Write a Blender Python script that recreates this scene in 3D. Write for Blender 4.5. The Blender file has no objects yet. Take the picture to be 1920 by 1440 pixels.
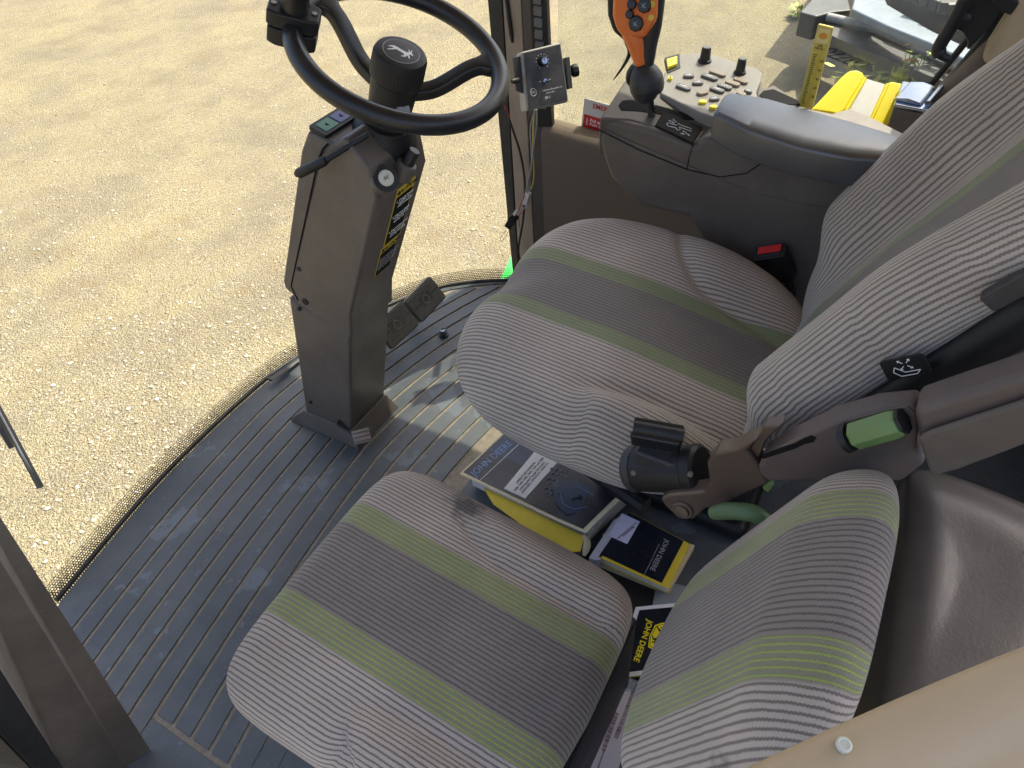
import bpy, bmesh, math, random
import numpy as np
from mathutils import Vector, Matrix
R = math.radians
rnd = random.Random(7)
rng = np.random.default_rng(7)
S = bpy.context.scene
COL = S.collection

# ---------------------------------------------------------------- camera, world, sun, exposure
CAM_F, PITCH, ROLL, YAW, CH = 1340.0, 44.0, 4.5, 57.5, 1.45   # focal in px of a 1920 wide frame
_h = R(90-YAW); _p = R(PITCH); _r = R(ROLL)
_fw = Vector((math.cos(_h), math.sin(_h), 0)); _rt = Vector((_fw.y, -_fw.x, 0)); _up = Vector((0, 0, 1))
FW = _fw*math.cos(_p) - _up*math.sin(_p)
_u = _fw*math.sin(_p) + _up*math.cos(_p)
RT = _rt*math.cos(_r) - _u*math.sin(_r)
DN = -_u*math.cos(_r) - _rt*math.sin(_r)
CC = Vector((0, 0, CH))
cd = bpy.data.cameras.new('camera'); cam = bpy.data.objects.new('camera', cd); COL.objects.link(cam)
cam.matrix_world = Matrix(((RT.x, -DN.x, -FW.x, CC.x), (RT.y, -DN.y, -FW.y, CC.y), (RT.z, -DN.z, -FW.z, CC.z), (0, 0, 0, 1)))
cd.sensor_width = 36; cd.lens = CAM_F/1920*36; cd.clip_start = .02; cd.clip_end = 2000
S.camera = cam
SUN = Vector((.95, -.30, 0)).normalized()*math.cos(R(60)) + Vector((0, 0, math.sin(R(60))))
W = bpy.data.worlds.new('World'); S.world = W; W.use_nodes = True
nt = W.node_tree; nt.nodes.clear()
sk = nt.nodes.new('ShaderNodeTexSky'); sk.sky_type = 'NISHITA'; sk.sun_disc = False
sk.air_density = .7; sk.dust_density = 5; sk.ozone_density = 0; sk.sun_elevation = R(60); sk.sun_rotation = math.atan2(SUN.x, SUN.y)
bg = nt.nodes.new('ShaderNodeBackground'); bg.inputs[1].default_value = .15
wo = nt.nodes.new('ShaderNodeOutputWorld')
nt.links.new(sk.outputs[0], bg.inputs[0]); nt.links.new(bg.outputs[0], wo.inputs[0])
ld = bpy.data.lights.new('sun', 'SUN'); ld.energy = 4.3; ld.angle = R(.5); ld.color = (1, .90, .74)
lo = bpy.data.objects.new('sun', ld); COL.objects.link(lo)
lo.rotation_euler = SUN.to_track_quat('Z', 'Y').to_euler(); lo.location = (3, -1, 6)
S.view_settings.view_transform = 'Standard'; S.view_settings.look = 'None'
S.view_settings.exposure = 1.66; S.view_settings.gamma = 1

# ---------------------------------------------------------------- measuring helpers: a sight line meets a plane
def ray(px, py): return FW*CAM_F + RT*(px-960) + DN*(py-720)
def PX(px, py, X): d = ray(px, py); return CC + d*(X/d.x)
def PY(px, py, Y): d = ray(px, py); return CC + d*(Y/d.y)
def PZ(px, py, Z): d = ray(px, py); return CC + d*((Z-CH)/d.z)
def PP(px, py, o, n): d = ray(px, py); return CC + d*((o-CC).dot(n)/d.dot(n))

# ---------------------------------------------------------------- material helpers
MATS = {}
def rgb(r, g, b): return (r, g, b, 1)
class NT:
    def __init__(s, name):
        s.m = bpy.data.materials.new(name); s.m.use_nodes = True; s.t = s.m.node_tree
        s.b = s.t.nodes['Principled BSDF']; s.out = s.t.nodes['Material Output']
    def n(s, typ, **kw):
        x = s.t.nodes.new('ShaderNode'+typ)
        for k, v in kw.items(): setattr(x, k, v)
        return x
    def l(s, a, b): s.t.links.new(a, b)
    def math(s, op, a, b=None, c=None, clamp=False):
        x = s.n('Math', operation=op); x.use_clamp = clamp
        for i, v in enumerate((a, b, c)):
            if v is None: continue
            if isinstance(v, (int, float)): x.inputs[i].default_value = v
            else: s.l(v, x.inputs[i])
        return x.outputs[0]
    def mix(s, f, a, b, blend='MIX'):
        x = s.n('MixRGB', blend_type=blend)
        for i, v in enumerate((f, a, b)):
            if isinstance(v, (int, float)): x.inputs[i].default_value = v
            elif isinstance(v, tuple): x.inputs[i].default_value = v
            else: s.l(v, x.inputs[i])
        return x.outputs[0]
    def obj(s): return s.n('TexCoord').outputs['Object']
    def uv(s): return s.n('TexCoord').outputs['UV']
    def noise(s, vec, scale, detail=3, rough=.55):
        x = s.n('TexNoise'); x.inputs['Scale'].default_value = scale; x.inputs['Detail'].default_value = detail
        x.inputs['Roughness'].default_value = rough; s.l(vec, x.inputs['Vector']); return x.outputs['Fac']
    def vor(s, vec, scale, feature='F1', out='Distance', rand=1):
        x = s.n('TexVoronoi', feature=feature); x.inputs['Scale'].default_value = scale
        x.inputs['Randomness'].default_value = rand
        s.l(vec, x.inputs['Vector']); return x.outputs[out]
    def ramp(s, f, stops):
        x = s.n('ValToRGB'); e = x.color_ramp.elements
        while len(e) < len(stops): e.new(.5)
        for q, (p, c) in zip(e, stops):
            q.position = p; q.color = c if isinstance(c, tuple) else (c, c, c, 1)
        s.l(f, x.inputs[0]); return x.outputs[0]
    def bump(s, h, strength=.3, dist=.001, prev=None):
        x = s.n('Bump'); x.inputs['Strength'].default_value = strength; x.inputs['Distance'].default_value = dist
        s.l(h, x.inputs['Height'])
        if prev is not None: s.l(prev, x.inputs['Normal'])
        s.l(x.outputs[0], s.b.inputs['Normal']); return x.outputs[0]
    def setp(s, **kw):
        for k, v in kw.items():
            i = s.b.inputs[k.replace('_', ' ')]
            if hasattr(v, 'default_value') or isinstance(v, bpy.types.NodeSocket): s.l(v, i)
            else: i.default_value = v

def plastic(name, col, rough=.45, grain=.25, gs=900, dirt=.12, dcol=None, metal=0, spec=.5, wear=0):
    n = NT(name); o = n.obj()
    big = n.noise(o, 9, 5, .65)
    dc = dcol or tuple(min(1, c*1.6+.03) for c in col[:3])+(1,)
    c = n.mix(n.math('MULTIPLY', n.ramp(big, [(.42, 0.), (.75, 1.)]), dirt*3), col, dc)
    film = n.ramp(n.noise(o, 34, 6, .72), [(.5, 0.), (.75, 1.)])
    c = n.mix(n.math('MULTIPLY', film, dirt*.9), c, tuple(min(1, v*1.35+.035) for v in col[:3])+(1,))
    if wear:
        sc = n.ramp(n.noise(o, 70, 6, .7), [(.60, 0.), (.66, 1.)])
        c = n.mix(n.math('MULTIPLY', sc, wear), c, tuple(min(1, v*2.2+.05) for v in col[:3])+(1,))
    n.setp(Base_Color=c, Metallic=metal)
    n.b.inputs['Specular IOR Level'].default_value = spec
    n.setp(Roughness=n.math('ADD', n.math('MULTIPLY', n.noise(o, 14, 4), .25), rough-.12))
    n.bump(n.noise(o, gs, 2), grain, .0004)
    MATS[name] = n.m; return n.m

BROWN = plastic('brown_plastic', rgb(.100, .084, .071), .47, .3, wear=.15)
CONSOLE = plastic('console_plastic', rgb(.104, .088, .073), .5, .35, 700)
TRIM = plastic('padded_trim', rgb(.105, .083, .074), .5, .5, 420)
BLACK = plastic('black_plastic', rgb(.012, .0125, .013), .48, .2, dcol=rgb(.03, .03, .028), spec=.4)
RUBBER = plastic('black_rubber', rgb(.016, .017, .018), .5, .3, 500)
GLOSSBLK = plastic('wheel_plastic', rgb(.011, .012, .014), .36, .12)
DARK = plastic('dark_plastic', rgb(.03, .031, .033), .5, .3, wear=.1)
SHELL = plastic('worn_seat_shell', rgb(.072, .066, .060), .32, .45, 260, dirt=.14, dcol=rgb(.12, .11, .10), wear=.05)
ARMR = plastic('armrest_pad', rgb(.040, .046, .056), .36, .3, 500, dirt=.05, spec=1.0)  # blue sky reflection tinted into the brown pad's base colour
ARMR.node_tree.nodes['Principled BSDF'].inputs['IOR'].default_value = 1.6
BEIGE = plastic('beige_trim', rgb(.46, .355, .215), .55, .3, 500, dirt=.05)
BEIGE2 = plastic('beige_cab_paint', rgb(.30, .235, .175), .55, .2)
KEYC = plastic('keypad_face', rgb(.22, .205, .18), .5, .2)
KEYB = plastic('key_brown', rgb(.25, .20, .15), .5, .1)
KEYG = plastic('key_grey', rgb(.13, .13, .125), .5, .1)
YEL = plastic('yellow_plastic', rgb(.92, .76, .02), .4, .1, dirt=.02)
YELD = plastic('label_yellow', rgb(.62, .46, .03), .5, .1)
WHITE = plastic('white_plastic', rgb(.75, .75, .73), .45, .1, dirt=.02)
PRINT = plastic('white_print', rgb(.85, .85, .83), .5, 0)
INK = plastic('black_ink', rgb(.010, .010, .011), .75, 0, dirt=0, spec=.15)
REDM = plastic('red_label', rgb(.62, .02, .02), .4, .1)
CHROME = plastic('chrome', rgb(.27, .29, .33), .16, .05, metal=1)
STEEL = plastic('worn_steel', rgb(.42, .42, .42), .38, .3, metal=1, dirt=.3, dcol=rgb(.2, .18, .16))
BRONZE = plastic('brown_metal', rgb(.13, .095, .075), .4, .3, 200, metal=.4, dirt=.25, dcol=rgb(.2, .17, .14))
ORANGE = plastic('orange_plastic', rgb(.72, .17, .035), .36, .15, dirt=.04)
GREENK = plastic('green_knob_plastic', rgb(.14, .235, .075), .42, .2, dirt=.08)
JGREEN = plastic('green_paint', rgb(.02, .42, .05), .35, .1)
BLUEGREY = plastic('blue_grey_steel', rgb(.10, .125, .155), .5, .2, 80, dirt=.15)
GREYST = plastic('grey_steel', rgb(.17, .17, .165), .5, .2, 80, dirt=.25)
PAPER = plastic('paper', rgb(.68, .66, .60), .7, .3, 300, dirt=.06)
PAPER2 = plastic('old_paper', rgb(.60, .52, .34), .7, .3, 300, dirt=.1)
LILAC = plastic('lilac_paper', rgb(.50, .47, .58), .7, .1)
BLUEINK = plastic('blue_print', rgb(.16, .25, .45), .5, 0)
FACEBLK = plastic('box_face', rgb(.012, .012, .013), .4, .1, dirt=.25, dcol=rgb(.10, .095, .085))
COVERBLK = plastic('glossy_cover', rgb(.009, .011, .018), .28, .1, dirt=.04, dcol=rgb(.05, .06, .09))
COVERNAVY = plastic('navy_print', rgb(.018, .032, .07), .3, .1)
RED = plastic('red_wire', rgb(.5, .03, .02), .4, 0)
GREYW = plastic('grey_wire', rgb(.32, .32, .33), .4, 0)
YWIRE = plastic('yellow_wire', rgb(.7, .5, .05), .4, 0)
CREAM = plastic('cream_button', rgb(.62, .62, .50), .4, 0)
FOAM = plastic('foam', rgb(.25, .2, .12), .8, .3)

def fabric(name, period, amp, base, dark, mid, midl, green, greenbase, b0, b1, feather, stain=None, gl=1.0):
    """knitted cloth: fine ribs run along v, colour bands by distance u from the seat's middle line (metres)"""
    n = NT(name); uv = n.uv(); sx = n.n('SeparateXYZ'); n.l(uv, sx.inputs[0]); u, v = sx.outputs[0], sx.outputs[1]
    fine = n.noise(uv, 260, 2)
    zig = n.math('MULTIPLY', n.math('PINGPONG', v, .0020), .42)
    wob = n.math('MULTIPLY', n.math('SUBTRACT', n.noise(uv, 55, 3), .5), .0022)
    uu = n.math('ADD', n.math('ADD', u, wob), zig)
    fr = n.math('FRACT', n.math('DIVIDE', uu, period))
    tri = n.math('ABSOLUTE', n.math('SUBTRACT', fr, .5))          # 0 in the thread, .5 between
    line = n.ramp(n.math('ADD', tri, n.math('MULTIPLY', n.math('SUBTRACT', fine, .5), .12)), [(amp, 1.), (amp+.13, 0.)])
    au = n.math('ABSOLUTE', u)
    inner = n.ramp(au, [(0, 0.), (.5, 0.)])
    def step(x0, w):
        return n.math('MULTIPLY', n.math('SUBTRACT', au, x0-w/2), 1/w, clamp=True)
    s0, s1 = step(b0, feather), step(b1, feather)
    isband = n.math('SUBTRACT', s0, s1)
    knit = n.noise(uv, 900, 2)
    tone = n.math('ADD', .78, n.math('MULTIPLY', knit, .44))
    soil = n.ramp(n.noise(uv, 7, 4), [(.35, .86), (.7, 1.05)])
    cout = n.mix(line, base, dark)
    cmid = n.mix(line, mid, midl)
    cgr = n.mix(n.math('MULTIPLY', line, gl), greenbase, green)
    c = n.mix(s1, cmid, cout)
    c = n.mix(isband, c, cgr)
    c = n.mix(1, c, soil, 'MULTIPLY')
    tn = n.n('CombineXYZ')
    for i in range(3): n.l(tone, tn.inputs[i])
    c = n.mix(1, c, tn.outputs[0], 'MULTIPLY')
    if stain:
        d = n.n('VectorMath', operation='DISTANCE'); n.l(uv, d.inputs[0]); d.inputs[1].default_value = (stain[0], stain[1], 0)
        dd = n.math('ADD', d.outputs['Value'], n.math('MULTIPLY', n.math('SUBTRACT', n.noise(uv, 60, 4), .5), .07))
        f = n.ramp(dd, [(.012, .75), (.042, 0.)]); c = n.mix(f, c, rgb(.025, .025, .028))
    n.setp(Base_Color=c, Roughness=.92)
    n.b.inputs['Specular IOR Level'].default_value = .15
    n.b.inputs['Sheen Weight'].default_value = .25; n.b.inputs['Sheen Roughness'].default_value = .6
    h = n.math('ADD', n.math('MULTIPLY', n.math('SUBTRACT', 1, line), .8), n.math('MULTIPLY', knit, .5))
    n.bump(h, .75, .0018)
    return n.m

_fo = lambda nm, per: fabric(nm, per, .12, rgb(.50, .445, .38), rgb(.215, .185, .16), rgb(.205, .183, .162), rgb(.15, .133, .12),
               rgb(.21, .255, .12), rgb(.225, .25, .14), .066, .100, .005, gl=1)
FAB_O = _fo('operator_seat_cloth', .0084); FAB_OB = _fo('operator_backrest_cloth', .0080)
MKFAB_I = lambda st: fabric('instructor_seat_cloth', .0078, .10, rgb(.48, .42, .35), rgb(.195, .16, .14), rgb(.245, .213, .183), rgb(.125, .106, .095),
               rgb(.33, .40, .10), rgb(.24, .238, .155), .072, .116, .006, stain=st)

def mat_floor():
    n = NT('rubber_floor_mat'); o = n.obj()
    sp = n.ramp(n.noise(o, 5.5, 5, .6), [(.60, 0.), (.615, 1.)])
    sp2 = n.ramp(n.noise(o, 22, 5, .7), [(.63, 0.), (.66, 1.)])
    dust = n.ramp(n.noise(o, 3, 6, .7), [(.35, 0.), (.75, 1.)])
    scr = n.ramp(n.noise(o, 120, 3, .7), [(.66, 0.), (.72, 1.)])
    c = n.mix(n.math('MULTIPLY', dust, .35), rgb(.058, .070, .078), rgb(.27, .275, .265))
    c = n.mix(n.math('MULTIPLY', sp, .55), c, rgb(.16, .19, .215))
    c = n.mix(n.math('MULTIPLY', sp2, .45), c, rgb(.2, .21, .22))
    c = n.mix(n.math('MULTIPLY', scr, .25), c, rgb(.3, .3, .29))
    n.setp(Base_Color=c, Roughness=n.math('ADD', .36, n.math('MULTIPLY', dust, .2)))
    n.bump(n.noise(o, 300, 3), .2, .0005); return n.m
FLOORM = mat_floor()
def mat_dirt():
    n = NT('dirt_in_grooves'); o = n.obj()
    c = n.mix(n.noise(o, 60, 4), rgb(.12, .10, .08), rgb(.42, .36, .27)); n.setp(Base_Color=c, Roughness=.9)
    n.bump(n.noise(o, 400, 3), .8, .002); return n.m
DIRT = mat_dirt()
def mat_felt():
    n = NT('felt_lining'); o = n.obj()
    f = n.noise(o, 420, 4, .8); g = n.noise(o, 12, 4)
    c = n.mix(f, rgb(.14, .112, .09), rgb(.25, .207, .16)); c = n.mix(n.math('MULTIPLY', g, .3), c, rgb(.26, .21, .15))
    n.setp(Base_Color=c, Roughness=.95); n.b.inputs['Specular IOR Level'].default_value = .1
    n.bump(f, .8, .002); return n.m
FELT = mat_felt()
def mat_ground():
    n = NT('gravel_ground'); o = n.obj()
    v1 = n.n('TexVoronoi'); v1.inputs['Scale'].default_value = 62; n.l(o, v1.inputs['Vector'])
    v2 = n.n('TexVoronoi'); v2.inputs['Scale'].default_value = 150; n.l(o, v2.inputs['Vector'])
    patch = n.ramp(n.noise(o, 1.1, 5, .65), [(.45, 0.), (.68, 1.)])
    patch2 = n.ramp(n.noise(o, 5, 5, .65), [(.36, 0.), (.68, 1.)])
    s1 = n.n('SeparateColor'); n.l(v1.outputs['Color'], s1.inputs[0])
    s2 = n.n('SeparateColor'); n.l(v2.outputs['Color'], s2.inputs[0])
    cs = n.ramp(s1.outputs[0], [(0, rgb(.12, .10, .08)), (.2, rgb(.31, .27, .18)), (.7, rgb(.43, .385, .27)), (1, rgb(.56, .53, .46))])
    cs2 = n.ramp(s2.outputs[1], [(0, rgb(.12, .10, .07)), (.25, rgb(.33, .285, .175)), (.75, rgb(.44, .395, .245)), (1, rgb(.54, .50, .39))])
    sand = n.mix(n.noise(o, 160, 5, .8), rgb(.20, .16, .09), rgb(.60, .53, .32))
    c = n.mix(n.math('ADD', .25, n.math('MULTIPLY', patch2, .6)), cs2, cs)
    c = n.mix(n.math('MULTIPLY', n.math('SUBTRACT', 1, patch2), .55), c, sand)
    c = n.mix(n.math('MULTIPLY', patch, .6), c, rgb(.20, .175, .14))
    org = n.ramp(n.noise(o, 2.2, 4, .6), [(.6, 0.), (.72, 1.)])
    c = n.mix(n.math('MULTIPLY', org, .35), c, rgb(.40, .27, .11))
    mp = n.n('Mapping'); mp.inputs['Rotation'].default_value = (0, 0, R(-62)); mp.inputs['Scale'].default_value = (.42, 1.0, 1); n.l(o, mp.inputs[0])
    track = n.ramp(n.noise(mp.outputs[0], .8, 9, .72), [(.42, 0.), (.64, 1.)])
    c = n.mix(n.math('MULTIPLY', track, .4), c, n.mix(n.noise(o, 70, 4, .8), rgb(.11, .095, .08), rgb(.36, .33, .285)))
    speck = n.ramp(n.noise(o, 34, 2, .5), [(.70, 0.), (.73, 1.)])
    c = n.mix(n.math('MULTIPLY', speck, .6), c, rgb(.10, .085, .07))
    c = n.mix(1, c, rgb(.77, .755, .705), 'MULTIPLY')
    n.setp(Base_Color=c, Roughness=.95); n.b.inputs['Specular IOR Level'].default_value = .2
    h = n.math('ADD', n.math('MULTIPLY', v1.outputs['Distance'], -.8), n.math('MULTIPLY', v2.outputs['Distance'], -.5))
    h = n.math('ADD', h, n.math('MULTIPLY', n.noise(o, 25, 5, .75), 1.1))
    n.bump(h, 1, .030); return n.m
GROUND = mat_ground()
def mat_stone():
    n = NT('stone'); o = n.obj(); i = n.n('NewGeometry').outputs['Random Per Island']
    c = n.ramp(i, [(0, rgb(.07, .06, .05)), (.22, rgb(.24, .20, .15)), (.5, rgb(.36, .31, .215)), (.75, rgb(.41, .365, .285)), (.9, rgb(.25, .25, .265)), (1, rgb(.55, .52, .46))])
    c = n.mix(n.math('MULTIPLY', n.noise(o, 90, 3), .5), c, rgb(.44, .36, .22))
    n.setp(Base_Color=c, Roughness=.9); return n.m
STONE = mat_stone()
def mat_glass(name, spot=0):
    n = NT(name); n.t.nodes.remove(n.b)
    tr = n.n('BsdfTransparent'); gl = n.n('BsdfGlossy'); gl.inputs['Roughness'].default_value = .03
    fr = n.n('Fresnel'); fr.inputs[0].default_value = 1.35
    m = n.n('MixShader'); n.l(n.math('MULTIPLY', fr.outputs[0], .6, clamp=True), m.inputs[0]); n.l(tr.outputs[0], m.inputs[1]); n.l(gl.outputs[0], m.inputs[2])
    tr.inputs[0].default_value = (.93, .96, .94, 1)
    last = m
    if spot:
        o = n.obj(); d = n.n('BsdfDiffuse'); d.inputs[0].default_value = (.7, .7, .68, 1)
        f = n.ramp(n.vor(o, 210), [(.10, 1.), (.16, 0.)])
        g = n.ramp(n.noise(o, 9, 4), [(.45, 0.), (.7, 1.)])
        film = n.ramp(n.noise(o, 4, 5, .7), [(.3, .0), (.8, .13)])
        m2 = n.n('MixShader'); n.l(n.math('ADD', n.math('MULTIPLY', n.math('MULTIPLY', f, g), spot), film), m2.inputs[0])
        n.l(m.outputs[0], m2.inputs[1]); n.l(d.outputs[0], m2.inputs[2]); last = m2
    n.l(last.outputs[0], n.out.inputs[0]); return n.m
GLASS = mat_glass('window_glass'); GLASSD = mat_glass('dusty_window_glass', .4)
def mat_frit():
    n = NT('dotted_border_print'); uv = n.uv(); sx = n.n('SeparateXYZ'); n.l(uv, sx.inputs[0])
    # u, v in units of the dot pitch; dots staggered; holes shrink towards the frame
    v = sx.outputs[1]; row = n.math('FLOOR', v); off = n.math('MULTIPLY', n.math('MODULO', row, 2), .5)
    fu = n.math('SUBTRACT', n.math('FRACT', n.math('ADD', sx.outputs[0], off)), .5); fv = n.math('SUBTRACT', n.math('FRACT', v), .5)
    r = n.math('SQRT', n.math('ADD', n.math('MULTIPLY', fu, fu), n.math('MULTIPLY', fv, fv)))
    hole = n.math('LESS_THAN', r, n.math('ADD', .24, n.math('MULTIPLY', v, .026)))
    tr = n.n('BsdfTransparent'); m = n.n('MixShader'); n.l(hole, m.inputs[0]); n.l(n.b.outputs[0], m.inputs[1]); n.l(tr.outputs[0], m.inputs[2])
    n.l(m.outputs[0], n.out.inputs[0]); n.setp(Base_Color=rgb(.02, .018, .016), Roughness=.5); return n.m
FRIT = mat_frit()
def mat_leaf():
    n = NT('weed_leaf'); i = n.n('NewGeometry').outputs['Random Per Island']
    n.setp(Base_Color=n.ramp(i, [(0, rgb(.13, .20, .03)), (.5, rgb(.25, .32, .05)), (.8, rgb(.42, .42, .10)), (1, rgb(.38, .18, .08))]), Roughness=.6); return n.m
LEAF = mat_leaf()

# ---------------------------------------------------------------- mesh helpers
ORG = {}
def org(o):
    return ORG.get(o.name, Vector((0, 0, 0))) if o else Vector((0, 0, 0))
def tag(o, label=None, cat=None, group=None, kind=None):
    for k, v in (('label', label), ('category', cat), ('group', group), ('kind', kind)):
        if v: o[k] = v
    return o
def thing(name, loc, label, cat, group=None):
    o = bpy.data.objects.new(name, None); COL.objects.link(o); o.location = loc; o.empty_display_size = .05
    ORG[o.name] = Vector(loc); return tag(o, label, cat, group)
def join(*parts):
    V, F = [], []
    for v, f in parts:
        b = len(V); V += [Vector(p) for p in v]; F += [tuple(i+b for i in q) for q in f]
    return V, F
def obj(name, geo, mat, parent=None, bevel=0, seg=2, ang=35, smooth=True, uv=None, origin=None, label=None):
    V, F = geo
    o3 = org(parent) if parent else (Vector(origin) if origin is not None else Vector((0, 0, 0)))
    me = bpy.data.meshes.new(name)
    me.from_pydata([tuple(Vector(p)-o3) for p in V], [], [tuple(f) for f in F]); me.update()
    bm = bmesh.new(); bm.from_mesh(me); bmesh.ops.recalc_face_normals(bm, faces=bm.faces)
    if uv is not None:
        L = bm.loops.layers.uv.new('UVMap')
        for f in bm.faces:
            for l in f.loops: l[L].uv = uv[l.vert.index]
    bm.to_mesh(me); bm.free()
    if mat: me.materials.append(mat)
    if smooth:
        me.shade_smooth()
        if ang: me.set_sharp_from_angle(angle=R(ang))
    o = bpy.data.objects.new(name, me); COL.objects.link(o)
    if parent: o.parent = parent; ORG[o.name] = o3
    else: o.location = o3; ORG[o.name] = o3
    if bevel:
        m = o.modifiers.new('bevel', 'BEVEL'); m.width = bevel; m.segments = seg; m.limit_method = 'ANGLE'; m.angle_limit = R(32)
        m.harden_normals = True
    if label: o['label'] = label
    return o
def frame(o, z, x=None):
    z = Vector(z).normalized(); x = Vector(x) if x is not None else (Vector((1, 0, 0)) if abs(z.x) < .9 else Vector((0, 1, 0)))
    x = (x - z*x.dot(z)).normalized(); y = z.cross(x); o = Vector(o)
    return Matrix(((x.x, y.x, z.x, o.x), (x.y, y.y, z.y, o.y), (x.z, y.z, z.z, o.z), (0, 0, 0, 1)))
def T(M, geo): return [M @ Vector(v) for v in geo[0]], geo[1]
I4 = Matrix.Identity(4)
def at(x, y, z): return Matrix.Translation((x, y, z))
def box(sx, sy, sz, M=I4, c=(0, 0, 0)):
    v = [M @ Vector((c[0]+a*sx/2, c[1]+b*sy/2, c[2]+d*sz/2)) for a in (-1, 1) for b in (-1, 1) for d in (-1, 1)]
    return v, [(0, 1, 3, 2), (4, 6, 7, 5), (0, 4, 5, 1), (2, 3, 7, 6), (0, 2, 6, 4), (1, 5, 7, 3)]
def prism(poly, z0, z1, M=I4):
    n = len(poly); v = [M @ Vector((a, b, z0)) for a, b in poly]+[M @ Vector((a, b, z1)) for a, b in poly]
    return v, [tuple(range(n))[::-1], tuple(range(n, 2*n))]+[(i, (i+1) % n, n+(i+1) % n, n+i) for i in range(n)]
def loft(rings, cap=True, closed=True):
    n = len(rings[0]); v = [Vector(p) for r in rings for p in r]; f = []
    for k in range(len(rings)-1):
        for i in range(n if closed else n-1):
            j = (i+1) % n; f.append((k*n+i, k*n+j, (k+1)*n+j, (k+1)*n+i))
    if cap: f += [tuple(range(n))[::-1], tuple(range((len(rings)-1)*n, len(rings)*n))]
    return v, f
def slab(pts, t):
    """closed plate: 3-D outline pts pushed by vector t"""
    t = Vector(t); return loft([[Vector(p) for p in pts], [Vector(p)+t for p in pts]])
def smooth_path(pts, n=8):
    P = [Vector(p) for p in pts]; Q = [P[0]*2-P[1]]+P+[P[-1]*2-P[-2]]; out = []
    for i in range(1, len(Q)-2):
        for k in range(n):
            t = k/n; a, b, c, d = Q[i-1], Q[i], Q[i+1], Q[i+2]
            out.append(.5*((2*b)+(c-a)*t+(2*a-5*b+4*c-d)*t*t+(3*b-a-3*c+d)*t**3))
    return out+[P[-1]]
def tube(path, r, n=12, cap=True, closed=False, flat=1, side=None):
    P = [Vector(p) for p in path]; m = len(P); rings = []; prev = None
    for i in range(m):
        a = P[(i-1) % m] if (closed or i) else P[0]; b = P[(i+1) % m] if (closed or i < m-1) else P[-1]
        t = (b-a).normalized()
        if prev is None:
            x = Vector(side) if side is not None else (Vector((0, 0, 1)) if abs(t.z) < .9 else Vector((1, 0, 0)))
        else: x = prev
        x = (x-t*x.dot(t)).normalized(); prev = x; y = t.cross(x)
        rr = r[i] if isinstance(r, (list, tuple)) else r
        rings.append([P[i]+x*math.cos(k/n*2*math.pi)*rr*flat+y*math.sin(k/n*2*math.pi)*rr for k in range(n)])
    if closed: rings.append(rings[0]); 
    v, f = loft(rings, cap=cap and not closed)
    if closed:
        L = (m)*n; f = [tuple(i if i < L else i-L for i in q) for q in f]; v = v[:L]
    return v, f
def lathe(prof, M=I4, n=40):
    """prof: (radius, height); ends capped"""
    rings = [[M @ Vector((r*math.cos(k/n*2*math.pi), r*math.sin(k/n*2*math.pi), h)) for k in range(n)] for r, h in prof]
    return loft(rings)
def cyl(r, h0, h1, M=I4, n=32): return lathe([(r, h0), (r, h1)], M, n)
def rrect(w, h, r, n=5, cx=0, cy=0):
    out = []
    for sx, sy, a0 in ((1, 1, 0), (-1, 1, 90), (-1, -1, 180), (1, -1, 270)):
        for k in range(n+1):
            a = R(a0+90*k/n); out.append((cx+sx*(w/2-r)+r*math.cos(a), cy+sy*(h/2-r)+r*math.sin(a)))
    return out
def grid(nu, nv, fn):
    v = [fn(i/(nu-1), j/(nv-1)) for j in range(nv) for i in range(nu)]
    f = [(j*nu+i, j*nu+i+1, (j+1)*nu+i+1, (j+1)*nu+i) for j in range(nv-1) for i in range(nu-1)]
    return v, f
def text(name, s, size, M, mat, parent, ext=.00025, align='CENTER', sx=1, bold=0, lsp=1, fit=None, hfac=1):
    cu = bpy.data.curves.new('t', 'FONT'); cu.body = s; cu.size = size; cu.extrude = ext; cu.align_x = align; cu.align_y = 'CENTER'
    cu.offset = bold; cu.resolution_u = 2; cu.space_line = lsp
    to = bpy.data.objects.new('t', cu); COL.objects.link(to)
    bpy.context.view_layer.update()
    me = bpy.data.meshes.new_from_object(to.evaluated_get(bpy.context.evaluated_depsgraph_get()))
    bpy.data.objects.remove(to); bpy.data.curves.remove(cu)
    k = 1
    if fit:
        xs_ = [v.co.x for v in me.vertices]; k = fit/(max(xs_)-min(xs_)); sx = k; k *= hfac
    V = [M @ Vector((v.co.x*sx, v.co.y*k, v.co.z)) for v in me.vertices]; F = [tuple(p.vertices) for p in me.polygons]
    bpy.data.meshes.remove(me)
    return obj(name, (V, F), mat, parent, smooth=False)
DEER = [(.98, .60), (.92, .68), (.87, .70), (.85, .78), (.80, .95), (.77, .93), (.80, .77), (.77, .73), (.70, .88), (.67, .86), (.73, .71), (.77, .65), (.66, .60), (.5, .585),
        (.30, .62), (.15, .60), (.05, .50), (0, .36), (.035, .35), (.12, .46), (.2, .44), (.14, .28), (.05, .12), (.09, .10), (.22, .28), (.31, .43), (.5, .42), (.64, .40),
        (.72, .27), (.62, .16), (.65, .12), (.80, .26), (.77, .41), (.86, .36), (.92, .25), (.96, .28), (.90, .42), (.81, .50), (.86, .58), (.94, .56)]
def deer(name, size, M, mat, parent, t=.0004):
    return obj(name, prism([((a-.5)*size, (b-.5)*size*.8) for a, b in DEER], 0, t, M), mat, parent, smooth=False)

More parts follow.
